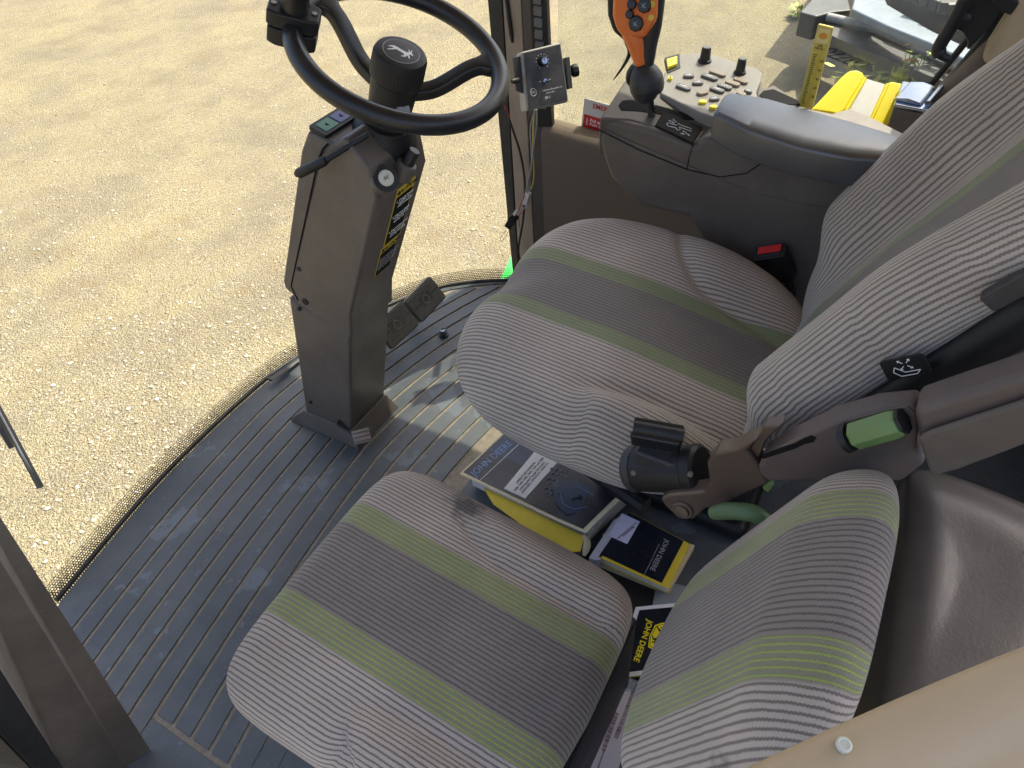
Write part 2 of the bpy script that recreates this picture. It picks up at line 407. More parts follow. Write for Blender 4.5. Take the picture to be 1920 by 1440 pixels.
def squircle(th, n):
    c, s = math.cos(th), math.sin(th)
    k = (abs(c)**n+abs(s)**n)**(-1/n); return c*k, s*k
def pad(W_, L_, rr, thick, topfn, n_out=4, NT_=300, NR=64, NB=18, outline=None, drop_bot=None):
    """upholstered pad in local x (across), y (along), z (up). Returns verts, faces, unrolled uv."""
    V, UV = [], []; Rm = min(W_, L_)
    prof = [(i/NR*(1-rr/Rm), 0, i/NR*(1-rr/Rm)) for i in range(1, NR+1)]
    for k in range(1, NB+1):
        a = math.pi*k/NB
        prof.append((1-rr/Rm+rr/Rm*math.sin(a), a, 1-rr/Rm+(rr*.5+thick*.25)*a/Rm))
    prof.append((.5, math.pi, 2.2))
    V.append((0, 0, topfn(0, 0))); UV.append((0, 0))
    z0 = topfn(0, 0); last = [(0.0, 0.0, z0)]*NT_; acc = [(0.0, 0.0)]*NT_
    for Rr, a, s in prof:
        w = (1+math.cos(a))/2; lo = thick/2*(1-math.cos(a))
        for j in range(NT_):
            th = 2*math.pi*j/NT_; cx0, cy0 = squircle(th, n_out)
            cx, cy = outline(cx0, cy0) if outline else (cx0, cy0)
            x, y = cx*W_*Rr, cy*L_*Rr
            z = topfn(x, y)*(w if a > 0 else 1)-lo
            gx, gy2 = abs(cx0)**(n_out-1)/W_, abs(cy0)**(n_out-1)/L_; g2 = gx*gx+gy2*gy2
            lx, ly, lz = last[j]; ux_, vy_ = acc[j]; dz2 = (z-lz)**2
            sxg = 1 if cx0 > 0 else -1; syg = 1 if cy0 > 0 else -1
            dx_, dy_ = x-lx, y-ly
            if a >= math.pi*.5: dx_, dy_ = abs(dx_)*sxg, abs(dy_)*syg
            kx = dz2*gx*gx/g2; ky = dz2*gy2*gy2/g2
            if abs(x) < .6*W_: kx = 0 if a == 0 else kx
            ux_ += sxg*math.sqrt(dx_*dx_+kx); vy_ += syg*math.sqrt(dy_*dy_+ky)
            acc[j] = (ux_, vy_); last[j] = (x, y, z)
            V.append((x, y, z)); UV.append((ux_, vy_))
    F = [(0, 1+j, 1+(j+1) % NT_) for j in range(NT_)]
    for k in range(len(prof)-1):
        b = 1+k*NT_
        F += [(b+j, b+NT_+j, b+NT_+(j+1) % NT_, b+(j+1) % NT_) for j in range(NT_)]
    F.append(tuple(1+(len(prof)-1)*NT_+j for j in range(NT_)))
    return V, F, UV
def sst(x, a, b):
    t = max(0, min(1, (x-a)/(b-a))); return t*t*(3-2*t)
def crease(poly):
    """signed distance to a polyline (positive on its left going from first to last) and path fraction"""
    segs = [(Vector(poly[i]), Vector(poly[i+1])) for i in range(len(poly)-1)]
    L = [0]
    for a, b in segs: L.append(L[-1]+(b-a).length)
    def f(x, y):
        p = Vector((x, y)); best = (9, 0, 0)
        for i, (a, b) in enumerate(segs):
            d = b-a; t = max(0, min(1, (p-a).dot(d)/d.length_squared)); q = a+d*t; e = (p-q).length
            if e < best[0]:
                cr = d.x*(p.y-a.y)-d.y*(p.x-a.x); best = (e, 1 if cr > 0 else -1, (L[i]+t*d.length)/L[-1])
        return best[0]*best[1], best[2]
    return f

# ================================================================ SETTING
GZ = -1.9
g = grid(2, 2, lambda a, b: (-300+a*600, -300+b*600, GZ))
tag(obj('ground', g, GROUND, origin=(0, 0, GZ)), kind='structure')
# loose stones near the machine
def stones(n):
    ico = bmesh.new(); bmesh.ops.create_icosphere(ico, subdivisions=1, radius=1)
    bv = np.array([v.co[:] for v in ico.verts]); bf = np.array([[v.index for v in f.verts] for f in ico.faces]); ico.free()
    VV, FF = [], []; k = 0
    while k < n:
        px = rnd.uniform(-150, 1120); py = rnd.uniform(-60, 1250)
        p = PZ(px, py, GZ)
        if p.length > 11: continue
        if math.sin(p.x*2.1+p.y*.9)+math.sin(p.y*2.7-p.x*1.3)+rnd.uniform(-1.4, 1.4) < -.6: continue
        s = min(.015, .0033*math.exp(abs(rnd.gauss(0, .62))))
        if rnd.random() < .01: s *= 1.5
        v = bv*np.array([s*rnd.uniform(.7, 1.4), s*rnd.uniform(.7, 1.3), s*rnd.uniform(.4, .8)])
        v = v*(1+rng.uniform(-.22, .22, (len(bv), 1)))
        a = rnd.uniform(0, 6.28); c, q = math.cos(a), math.sin(a)
        v = np.stack([v[:, 0]*c-v[:, 1]*q, v[:, 0]*q+v[:, 1]*c, v[:, 2]], 1)+np.array([p.x, p.y, GZ+s*.15])
        VV.append(v); FF.append(bf+k*len(bv)); k += 1
    V = np.concatenate(VV); F = np.concatenate(FF); me = bpy.data.meshes.new('gravel')
    me.vertices.add(len(V)); me.vertices.foreach_set('co', V.astype(np.float32).ravel())
    me.loops.add(F.size); me.loops.foreach_set('vertex_index', F.astype(np.int32).ravel())
    me.polygons.add(len(F)); me.polygons.foreach_set('loop_start', np.arange(0, F.size, 3, dtype=np.int32))
    me.update(calc_edges=True); me.materials.append(STONE)
    o = bpy.data.objects.new('gravel', me); COL.objects.link(o)
    tag(o, 'loose pale stones scattered over the sandy ground outside', 'gravel', kind='stuff')
stones(15000)

# ---- cab floor, mat
def gy(y0, x):
    d = x-.87
    return y0 - (.11*d*d-.05*d*0 + .06*abs(d) if d < 0 else .26*d*d+.02*d)
EDGE = [(.02, 1.30), (.172, 1.395), (.332, 1.429), (.528, 1.463), (.733, 1.479), (.951, 1.48), (1.10, 1.455), (1.352, 1.381), (1.461, 1.33), (1.573, 1.252), (1.654, 1.151), (1.71, 1.046)]
def edge_y(x):
    for (a, b), (c, d) in zip(EDGE, EDGE[1:]):
        if a <= x <= c: return b+(d-b)*(x-a)/(c-a)
    return EDGE[0][1] if x < EDGE[0][0] else EDGE[-1][1]-(x-1.71)*2
poly = [(-.15, -.7)]+[(-.15, 1.2)]+EDGE+[(1.74, .98), (1.74, -.7)]
tag(obj('cab_floor', prism(poly, -.07, -.006), BROWN, bevel=.004), kind='structure')
mt = thing('rubber_floor_mat', (.87, 1.0, 0), 'dark ribbed rubber mat with dusty grooves covering the cab floor', 'floor mat')
inner = [(x, y-.006) for x, y in EDGE]
obj('groove_bed', prism([(-.14, -.65), (-.14, 1.15)]+inner+[(1.72, .98), (1.72, -.65)], -.005, -.001), DIRT, mt)
def strip(x0, x1, ya, yb, n=40):
    top = [(x0+(x1-x0)*i/n) for i in range(n+1)]
    a = [(x, ya(x)) for x in top]; b = [(x, yb(x)) for x in reversed(top)]
    return a+b
parts = []
y0s = [1.405-.0515*i for i in range(13)]
XL, XR = .108, 1.66
for i, y0 in enumerate(y0s[:-1]):
    y1 = y0s[i+1]
    parts.append(((XL if y0 < 1.10 else -.1), XR-.015*max(0, i-4), (lambda x, y0=y0: gy(y0, x)-.0045), (lambda x, y1=y1: gy(y1, x)+.0045)))
geo = []
for x0, x1, a, b in parts:
    def cl(f, x, e): return min(f(x), edge_y(x)-e)
    n = 44; xs = [x0+(x1-x0)*k/n for k in range(n+1)]
    xs = [x for x in xs if cl(a, x, .03)-cl(b, x, .04) > .012]
    if len(xs) < 3: continue
    pa = [(x, cl(a, x, .03)) for x in xs]; pb = [(x, cl(b, x, .04)) for x in reversed(xs)]
    # leave out strips under the column foot
    geo.append(prism(pa+pb, -.001, .003))
# front border following the windscreen
n = 60; xs = [-.13+(1.70+.13)*k/n for k in range(n+1)]
def fb(x): return max(gy(y0s[0], x)+.004, edge_y(x)-.10 if x > 1.2 else -9)
xs2 = [x for x in xs if edge_y(x)-.004-min(fb(x), edge_y(x)-.028) > .01]
geo.append(prism([(x, edge_y(x)-.004) for x in xs2]+[(x, min(fb(x), edge_y(x)-.028)) for x in reversed(xs2)], -.001, .003))
geo.append(prism([(-.13, -.6), (XL-.011, -.6), (XL-.011, .955), (XL-.011, .985), (-.13, .975)], -.001, .0016))
geo.append(prism([(XL, -.6), (1.70, -.6), (1.70, .95), (1.5, .72), (XL, .745)], -.001, .0016))
obj('rubber_strips', join(*geo), FLOORM, mt, bevel=.0022, seg=2)

# ---- roof and rear bulkhead of the cab (mostly above and behind the view)
roof = thing('cab_roof', (.9, .4, 1.78), 'beige cab roof over the seats', 'roof')
obj('roof_panel', prism([(.12, -.75), (.12, 1.3), (.45, 1.55), (1.4, 1.55), (2.0, 1.15), (2.0, -.75)], 1.80, 1.88), BEIGE, roof, bevel=.01)
rb = thing('rear_bulkhead', (.9, -.75, .0), 'beige rear cab wall behind the seats', 'wall')
obj('panel', prism([(-.1, -.05), (1.95, -.05), (1.95, .9), (-.1, .9)], 0, .05, Matrix(((1, 0, 0, 0), (0, 0, 1, -.75), (0, 1, 0, 0), (0, 0, 0, 1)))), FELT, rb)

# ---- right side wall below the window
sw = thing('side_wall', (1.72, .3, 0), 'brown felt covered wall under the right side window', 'wall')
sill = [(.925, .579), (.90, .578), (.76, .565), (.5, .56), (.2, .60), (.05, .70), (.0, .79), (-.045, .88), (-.10, .985), (-.18, 1.16), (-.25, 1.35)]
rings = []
NX = 8
def wallring(y, z):
    pts = [(1.715, y, -.02), (1.705, y, z-.06)]
    for k in range(NX+1):
        a = math.pi*k/NX; pts.append((1.745-.04*math.cos(a), y, z-.04+.04*math.sin(a)))
    pts += [(1.79, y, -.02)]
    return pts
sm = smooth_path([(a, b, 0) for a, b in sill], 5)
rings = [wallring(p.x, p.y) for p in sm]+[wallring(-.75, 1.35)]
obj('felt_panel', loft(rings), FELT, sw, ang=50)
# beige trim high on the rear pillar
tp = [PX(1838, 118, 1.675), PX(1926, 160, 1.66), PX(2000, 60, 1.66), PX(1990, -60, 1.675), PX(1905, -40, 1.69), PX(1885, 30, 1.69), PX(1850, 85, 1.685)]
obj('upper_trim_panel', slab(tp, (.05, 0, 0)), BEIGE, sw, bevel=.012, seg=3)

# ---- front right pillar
pl = thing('front_right_pillar', PX(965, 525, 1.73), 'brown cab pillar between windscreen and side window carrying vent slots', 'pillar')
def pil_line(pxt, pxb, X, X2=None):     # two pixel points -> 3-D line pieces (top, bottom)
    return PX(*pxt, X), PX(*pxb, X2 or X)
def blade(lines):
    top = [a for a, b in lines]; bot = [b for a, b in lines]
    ext = [[b+(b-a)*.06 for a, b in lines], [a+(a-b)*.5 for a, b in lines]]
    return loft(ext)
back = 1.80
L1 = pil_line((914, 0), (962, 520), 1.75); L2 = pil_line((942, 0), (974, 520), 1.745); L3 = pil_line((976, 0), (1003, 500), 1.72)
L4 = pil_line((1028, 0), (1047, 470), 1.735)
B1 = pil_line((928, 0), (966, 520), 1.82); B4 = pil_line((1030, 0), (1047, 470), 1.80)
def lerp(a, b, t): return a+(b-a)*t
obj('inner_face', blade([L2, L3, (L3[0]+Vector((.05, 0, 0)), L3[1]+Vector((.05, 0, 0))), (L2[0]+Vector((.05, 0, 0)), L2[1]+Vector((.05, 0, 0)))]), BEIGE2, pl, bevel=.004)
obj('side_face', blade([(L3[0]+Vector((.001, -.002, 0)), L3[1]+Vector((.001, -.002, 0))), L4, B4, (L3[0]+Vector((.05, 0, 0)), L3[1]+Vector((.05, 0, 0)))]), BROWN, pl, bevel=.004)
obj('rubber_seal', blade([L1, (L2[0]+Vector((0, .002, 0)), L2[1]+Vector((0, .002, 0))), (L2[0]+Vector((.04, 0, 0)), L2[1]+Vector((.04, 0, 0))), B1]), RUBBER, pl, bevel=.003)
# vent channel
va, vb = PX(995, -60, 1.716), PX(1018, 238, 1.716)
def vq(px0, px1, py0, py1, X, t):
    sh = lambda px, py: px+(py)*.045
    return slab([PX(sh(px0, py0), py0, X), PX(sh(px1, py0), py0, X), PX(sh(px1, py1), py1, X), PX(sh(px0, py1), py1, X)], (t, 0, 0))
vc = obj('vent_channel', vq(993, 1024, -40, 238, 1.7165, .02), BLACK, pl, bevel=.003)
for k in range(11):
    y = -28+k*22
    a, b = PX(999+y*.045, y, 1.712), PX(1014+y*.045, y+3, 1.712)
    obj('vent_slat', slab([a, b, b+Vector((.0, -.0, -.016)), a+Vector((0, 0, -.016))], (.006, 0, .008)), KEYG, vc, bevel=.001)
obj('grab_slot', tube([PX(948, -20, 1.735), PX(958, 60, 1.728), PX(962, 78, 1.735)], .006, 8), BLACK, pl)
obj('screw', lathe([(.004, 0), (.004, .002), (.001, .0025)], frame(PX(1031, 290, 1.73), (-.8, -.5, .1)), 12), DARK, pl)

# ---- left front post near the camera
lp = thing('front_left_post', PZ(240, 1400, 0), 'dark brown door post crossing the lower left corner', 'pillar')
def pline(pt, pb, zt, zb): a, b = PZ(*pt, zt), PZ(*pb, zb); return a, b
q1 = pline((0, 962), (288, 1405), .66, 0.0); q2 = pline((0, 1050), (238, 1440), .66, -.0)
q3 = pline((0, 1240), (125, 1440), .66, .12); 
def offs(l, v): v = Vector(v); return (l[0]+v, l[1]+v)
q4 = offs(q3, (-.05, .035, -.02)); q5 = offs(q1, (-.045, .05, 0))
obj('post_body', blade([q1, q2, q3, q4, q5]), plastic('post_plastic', rgb(.25, .222, .19), .5, .4, wear=.12, dirt=.2), lp, bevel=.012, seg=4)
s1 = offs(q3, (-.003, .0, -.004)); s2 = pline((-40, 1335), (60, 1440), .66, .25); 
obj('door_seal', blade([s1, s2, offs(s2, (-.03, .03, -.01)), offs(s1, (-.03, .03, -.01))]), RUBBER, lp, bevel=.004)
s3 = pline((-60, 1400), (22, 1440), .6, .3)
obj('outer_seal', blade([offs(s2, (-.001, 0, -.012)), s3, offs(s3, (-.03, .03, -.01)), offs(s2, (-.03, .03, -.02))]), DARK, lp, bevel=.004)
bump_ = PZ(275, 1405, .02)
gp = PZ(10, 1432, -.1)
stp = obj('green_door_edge', box(.25, .03, .4, frame(PZ(-8, 1445, -.25), (0, 0, 1), (1, .5, 0))), plastic('teal_green_paint', rgb(.03, .36, .20), .4), origin=PZ(-8, 1445, -.25), bevel=.005)
tag(stp, 'sliver of green painted door edge in the bottom left corner', 'door panel')
gb = obj('green_body_panel', slab([PZ(936, 528, -.05), PZ(962, 470, -.05), PZ(990, 470, -.05), PZ(990, 540, -.05)], (0, 0, -.03)), JGREEN, origin=PZ(950, 515, -.05), bevel=.003)
tag(gb, 'bright green painted body corner outside the windscreen by the right pillar', 'body panel')

# ---- windscreen
ws = thing('windscreen', (.9, 1.5, 0), 'curved windscreen with dotted black border along its bottom edge', 'windscreen')
we = smooth_path([(x, y+.012, 0) for x, y in EDGE[1:]], 4)
def wsp(i, z):  # leans outwards as it rises
    p = we[i]; c = Vector((.87, .45, 0)); d = (p-c); d.z = 0; d.normalize()
    return Vector((p.x, p.y, 0))+d*(.10*z*(1.8-z)/1.0)*.9+Vector((0, 0, z))
rows = [-.02, .2, .45, .7, .95, 1.2, 1.5, 1.8]
V = [wsp(i, z) for z in rows for i in range(len(we))]; nW = len(we)
F = [(j*nW+i, j*nW+i+1, (j+1)*nW+i+1, (j+1)*nW+i) for j in range(len(rows)-1) for i in range(nW-1)]
gl = obj('glass', (V, F), GLASS, ws, ang=0)
arc = [0]
for i in range(1, nW): arc.append(arc[-1]+(we[i]-we[i-1]).length)
fz = [-.012, .0, .02, .035, .048]
pitch = .0064
V = [wsp(i, z)+Vector((0, -.003, 0)) for z in fz for i in range(nW)]
UVf = [(arc[i]/pitch, (z+.012)/pitch*1.0) for z in fz for i in range(nW)]
F = [(j*nW+i, j*nW+i+1, (j+1)*nW+i+1, (j+1)*nW+i) for j in range(len(fz)-1) for i in range(nW-1)]
obj('dotted_border', (V, F), FRIT, ws, ang=0, uv=UVf)
obj('bottom_seal', tube([Vector((p.x, p.y-.006, .004)) for p in we], .006, 8), RUBBER, ws)
# peeled corner of seal next to the column
obj('loose_seal_flap', tube(smooth_path([PZ(505, 712, .03), PZ(530, 695, .02), PZ(560, 672, .015)], 5), [.012]*11, 8, flat=.35), RUBBER, ws)

# ---- right side window
sd = thing('side_window', (1.77, .4, .58), 'dusty side window pane beside the operator seat', 'window')
wpoly = [(.90, .56), (.5, .55), (.2, .58), (.0, .76), (-.12, .99), (-.28, 1.36), (-.4, 1.8), (.90, 1.8)]
obj('glass', prism(wpoly, 0, .004, Matrix(((0, 0, 1, 1.772), (1, 0, 0, 0), (0, 1, 0, 0), (0, 0, 0, 1)))), GLASSD, sd, smooth=False)
obj('black_frame', tube(smooth_path([PX(1735, 172, 1.768), PX(1800, 92, 1.768), PX(1880, -12, 1.768), PX(1960, -130, 1.768)], 4), .007, 8), BLACK, sd)
obj('inner_seal', tube(smooth_path([PX(1752, 190, 1.74), PX(1830, 95, 1.74), PX(1902, 0, 1.74), PX(1960, -100, 1.74)], 4), .011, 8), RUBBER, sd)
# ---- window latch
la = thing('window_latch', PX(1800, 60, 1.70), 'black hooked window latch handle in the upper right corner', 'latch handle')
hpath = [(1842, -60), (1815, -10), (1788, 42), (1764, 82), (1760, 95), (1768, 106), (1782, 111)]
obj('hook_handle', tube(smooth_path([PX(a, b, 1.66) for a, b in hpath], 6), [.0125]*24+[.013]*4+[.011, .010, .009, .0085, .008, .008, .007, .006, .005], 14, flat=1.1), BLACK, la)
obj('latch_plate', slab([PX(1835, -30, 1.70), PX(1800, 40, 1.70), PX(1792, 55, 1.70), PX(1805, 62, 1.70), PX(1814, 78, 1.70), PX(1813, 96, 1.70), PX(1860, 50, 1.70), PX(1912, -30, 1.70)], (.02, 0, 0)), BLACK, la, bevel=.004)
obj('latch_block', slab([PX(1858, 0, 1.685), PX(1880, -25, 1.685), PX(1912, 5, 1.685), PX(1895, 30, 1.685), PX(1870, 20, 1.685)], (.02, 0, 0)), GLOSSBLK, la, bevel=.004)
obj('pivot_screw', lathe([(.007, 0), (.007, .004), (.003, .006)], frame(PX(1813, 32, 1.698), (-1, -.2, .2)), 16), DARK, la)

# ================================================================ SEATS
# ---- operator seat
os_ = thing('driver_seat', (1.03, .3, 0), 'wide grey ribbed cloth driver seat with two green bands behind the steering column', 'driver seat')
oc = Vector((1.034, .350, .570))
tilt = R(4.5)
MO = Matrix.Translation(oc) @ Matrix.Rotation(tilt, 4, 'X')
MOi = MO.inverted()
def loc_o(px, py, z=.595):
    o = MO @ Vector((0, 0, z-.575)); p = PP(px, py, o, MO.to_3x3() @ Vector((0, 0, 1))); q = MOi @ p; return q.x, q.y
crL = crease([loc_o(*p) for p in [(1040, 712), (1102, 703), (1175, 716), (1252, 738), (1330, 778), (1400, 812)]])
crR = crease([loc_o(*p) for p in [(1267, 402), (1270, 445), (1280, 490), (1309, 532), (1360, 565), (1420, 597), (1490, 640)]])
def top_o(x, y):
    z = .012-.10*(x/.3)**2*.25
    d, t = crL(x, y); k = sst(t, .02, .3)
    z += -.008*math.exp(-(d/.016)**2)*sst(t, .0, .3) + (.026*sst(-d, -.004, .05)-.028*sst(-d, .06, .13))*k
    d, t = crR(x, y); k = sst(t, .02, .3)
    z += -.008*math.exp(-(d/.012)**2)*sst(t, 0, .3) + .008*sst(d, -.004, .06)*k
    z -= .02*sst(abs(x), .10, .0)*sst(y, .20, .30)      # shallow dip in the middle of the front edge
    z -= .02*sst(-y, -.05, .25)
    z += .046*sst(x, .04, .27)
    return z
def out_o(cx, cy):
    if cy > 0: cx *= 1-.05*cy**3
    else: cx *= 1-.17*(-cy)**2
    return cx, cy*(1-.045*math.exp(-(cx/.3)**2)*(cy > 0))
V, F, UV = pad(.318, .335, .085, .15, top_o, 3.0, outline=out_o)
obj('cushion', T(MO, (V, F)), FAB_O, os_, uv=UV, ang=0)
dv = Vector((0, -.47, .883)); nv = Vector((0, .883, .47))
ob = Vector((1.026, .034, .575)) 
MB_ = Matrix(((-1, dv.x, nv.x, ob.x), (0, dv.y, nv.y, ob.y), (0, dv.z, nv.z, ob.z), (0, 0, 0, 1))) @ at(0, .33, 0)
MBi = MB_.inverted()
def loc_b(px, py, h=.0):
    p = PP(px, py, MB_ @ Vector((0, 0, h)), nv); q = MBi @ p; return q.x, q.y
crB = crease([loc_b(*p) for p in [(1612, 520), (1640, 460), (1672, 420), (1690, 370), (1680, 330), (1655, 305)]])
def top_b(x, y):
    bl = sst(abs(x), .135, .238)
    ex = .036+.054*sst(y, -.31, -.20)-.03*sst(y, .0, .25)
    z = .012+ex*bl
    z -= .010*sst(-y, .28, .37)
    z += .012*math.exp(-((y+.12)/.1)**2)*sst(abs(x), .15, .05)
    d, t = crB(x, y)
    z -= .010*math.exp(-(d/.012)**2)*sst(t, 0, .2)
    return z
def out_b(cx, cy):
    return cx*(.965-.035*cy), cy
V, F, UV = pad(.312, .385, .045, .012, top_b, 3.6, outline=out_b, NR=80)
obj('backrest', T(MB_ @ at(-.010, -.008, .034), (V, F)), FAB_OB, os_, uv=UV, ang=0)
# black plastic shell behind the backrest, with the lumbar switch icon
sh = [(.262, -.30), (.275, -.2), (.28, .1), (.28, .38)]
prof = []
V, F, UV = pad(.300, .370, .02, .055, lambda x, y: 0, 3.6, NT_=80, NR=4, NB=8, outline=out_b)
bsh = obj('backrest_shell', T(MB_ @ at(0, 0, .036), (V, F)), BLACK, os_, ang=50)

ms = frame(PX(1697, 690, .722), (-1, .0, .0), (0, -.80, .60)) @ Matrix.Scale(.8, 4)
ic = [((-.017, -.004), (-.009, -.013)), ((-.009, -.013), (.012, -.013)), ((.012, -.013), (.018, -.007)), ((.018, -.007), (-.002, -.007)), ((-.002, -.007), (-.013, .004)), ((-.013, .004), (-.017, -.004))]
def bar2(a, b, w, M, t=.0006):
    a, b = Vector(a), Vector(b); d = (b-a).normalized()*w/2; nn = Vector((-d.y, d.x))
    return prism([(a-nn)[:], (b-nn)[:], (b+nn)[:], (a+nn)[:]], 0, t, M)
ics = [bar2(a, b, .0012, ms) for a, b in ic]
for dx, dy in ((1, 1), (-1, 1), (1, -1), (-1, -1)):
    c = Vector((.002, .006)); ics.append(bar2(c+Vector((dx, dy))*.0025, c+Vector((dx, dy))*.006, .0012, ms))
    tip = c+Vector((dx, dy))*.0085; ics.append(prism([tip[:], (c.x+dx*.0045, c.y+dy*.008), (c.x+dx*.008, c.y+dy*.0045)], 0, .0006, ms))
plate = obj('adjuster_plate', prism(rrect(.060, .036, .006), -.004, -.0005, ms), BLACK, os_, bevel=.001)
obj('seat_symbol', join(*ics), PRINT, plate, smooth=False)
swb = frame(PX(1895, 545, .722), (-1, 0, 0), (0, -.55, .83))
obj('rocker_switch', prism(rrect(.05, .022, .004), -.01, .004, swb), DARK, os_, bevel=.002)
# pedestal and plastic skirt under the cushion
obj('pedestal', join(box(.22, .36, .30, at(1.15, .26, .18)), box(.26, .40, .05, at(1.16, .26, .03))), BLACK, os_, bevel=.02, seg=3)
obj('seat_pan', box(.40, .42, .07, at(1.06, .31, .46)), DARK, os_, bevel=.02, seg=3)
obj('runner', tube([PZ(1060, 845, .36), PZ(1210, 950, .36)], .018, 10), BLACK, os_)

# belt buckle on the right of the operator seat
bk = thing('seat_belt_buckle', PX(1470, 520, 1.34), 'black seat belt buckle with red release button beside the driver seat', 'belt buckle')
ax = (PX(1440, 478, 1.34)-PX(1490, 535, 1.36)).normalized()
mb = frame(PX(1443, 472, 1.335), ax+Vector((-.35, -.1, .5)), PX(1472, 462, 1.34)-PX(1418, 472, 1.34))
obj('housing', loft([[mb @ Vector((a*s, b*s2, z)) for a, b in rrect(.066, .036, .008)] for z, s, s2 in ((0, 1, 1), (-.02, 1.02, 1.05), (-.075, .95, .95), (-.10, .6, .7))]), BLACK, bk, bevel=.002)
obj('red_button', prism(rrect(.048, .018, .002, cy=.005), 0, .0035, mb), REDM, bk, bevel=.001)
obj('slot', prism(rrect(.040, .004, .001, cy=-.009), 0, .001, mb), DARK, bk)
obj('stalk', tube([mb @ Vector((0, 0, -.085)), mb @ Vector((.0, 0, -.20))], .024, 12, flat=.6), BLACK, bk)
obj('anchor_bolt', lathe([(.012, 0), (.012, .008), (.006, .012)], frame(PX(1478, 556, 1.30), (-1, .3, .6)), 6), STEEL, bk, bevel=.001)

# belt retractor on the left of the operator seat
rt = thing('belt_retractor', PX(1250, 880, .72), 'black rounded belt retractor case with webbing guide on top beside the driver seat', 'belt retractor')
a0, a1 = PX(1188, 878, .715), PX(1318, 880, .715)
axr = (a1-a0).normalized(); Lr = (a1-a0).length
mr = frame(a0, axr, (-1, 0, 0))
obj('case', lathe([(.028, -.004), (.036, 0), (.0375, .02), (.0375, Lr-.03), (.036, Lr-.022)], mr, 40), BLACK, rt, bevel=.002)
obj('end_cover', lathe([(.0385, Lr-.022), (.039, Lr-.006), (.034, Lr), (.012, Lr+.001)], mr, 40), BLACK, rt, bevel=.0015)
obj('end_cover', lathe([(.0385, .012), (.0385, .0), (.034, -.006), (.012, -.007)], mr, 40), DARK, rt, bevel=.0015)
up_ = Vector((0, 0, 1))
obj('case_lid', box(Lr*.78, .05, .03, frame(a0+axr*Lr*.5+Vector((.0, 0, .028)), (0, 0, 1), axr)), DARK, rt, bevel=.006, seg=3)
mg = frame(PX(1232, 815, .715), (-.35, 0, 1), axr)
obj('webbing_guide', join(box(.075, .010, .032, mg, (0, -.012, 0)), box(.075, .010, .024, mg, (0, .014, 0)), box(.075, .035, .008, mg, (0, 0, -.014))), GLOSSBLK, rt, bevel=.003)
obj('webbing_roll', tube([mg @ Vector((-.034, 0, .012)), mg @ Vector((.040, 0, .012))], .011, 14), BLACK, rt)
for q in (.1, .9):
    p = a0+axr*Lr*q; obj('case_screw', lathe([(.0045, 0), (.0045, .003), (.002, .004)], frame(p+Vector((-.030, 0, .022)), (-.8, 0, .6)), 12), BRONZE, rt)

# brown padded side panel between the seats
sp = thing('seat_side_panel', PX(1650, 850, .66), 'brown padded seat side panel with slot and green knob between the two seats', 'side panel')
X0 = .655
def q(px, py, X=X0): return PX(px, py, X)
low = [(1420, 876), (1432, 858), (1480, 830), (1560, 792), (1640, 770), (1714, 764), (1726, 780), (1722, 800), (1716, 842), (1735, 870), (1690, 905), (1600, 905), (1500, 905), (1440, 905), (1424, 890)]
obj('front_pad', slab([q(*p) for p in low], (.035, 0, .0)), TRIM, sp, bevel=.010, seg=4)
upb = [(1712, 770), (1800, 742), (1920, 704), (2060, 656), (2070, 720), (1920, 822), (1800, 868), (1745, 880), (1722, 830), (1716, 790)]
obj('rear_bar', slab([q(*p, X0-.020) for p in upb], (.045, 0, .0)), TRIM, sp, bevel=.010, seg=4)
edge = [(1722, 780), (1740, 800), (1920, 735), (2060, 680)]
obj('lower_rail', slab([q(a, b, X0-.021) for a, b in [(1722, 812), (1745, 800), (1920, 742), (2060, 690), (2075, 722), (1920, 824), (1800, 870), (1748, 884)]], (-.010, 0, .0)), BROWN, sp, bevel=.006, seg=3)
slt = [(1430, 861), (1428, 856), (1490, 832), (1505, 824), (1520, 818), (1530, 821), (1526, 829), (1508, 833), (1492, 841)]
obj('slot', slab([q(*p, X0-.0012) for p in slt], (.004, 0, 0)), INK, sp, smooth=False)
rec = [(1590, 800), (1600, 786), (1660, 770), (1700, 762), (1716, 775), (1712, 800), (1700, 850), (1640, 870), (1600, 860)]
obj('knob_recess', slab([q(*p, X0-.0008) for p in rec], (.003, 0, 0)), BROWN, sp, bevel=.001)
kc = q(1640, 812, X0-.014); kax = (q(1690, 790, X0-.014)-q(1598, 818, X0-.014)).normalized()
kl = (q(1692, 795, X0-.014)-q(1597, 820, X0-.014)).length
mk_ = frame(q(1597, 819, X0-.014), kax, (-1, 0, 0))
kn = obj('green_knob', lathe([(.011, 0), (.0165, .004), (.0165, kl*.85), (.0150, kl*.97), (.013, kl)], mk_, 7), GREENK, sp, bevel=.003, seg=3)
obj('knob_cap', lathe([(.0150, kl+.0005), (.0145, kl+.004), (.006, kl+.005)], mk_, 7), BLACK, kn, bevel=.001)
obj('knob_collar', lathe([(.017, -.008), (.016, -.0005)], mk_, 20), BLACK, kn)
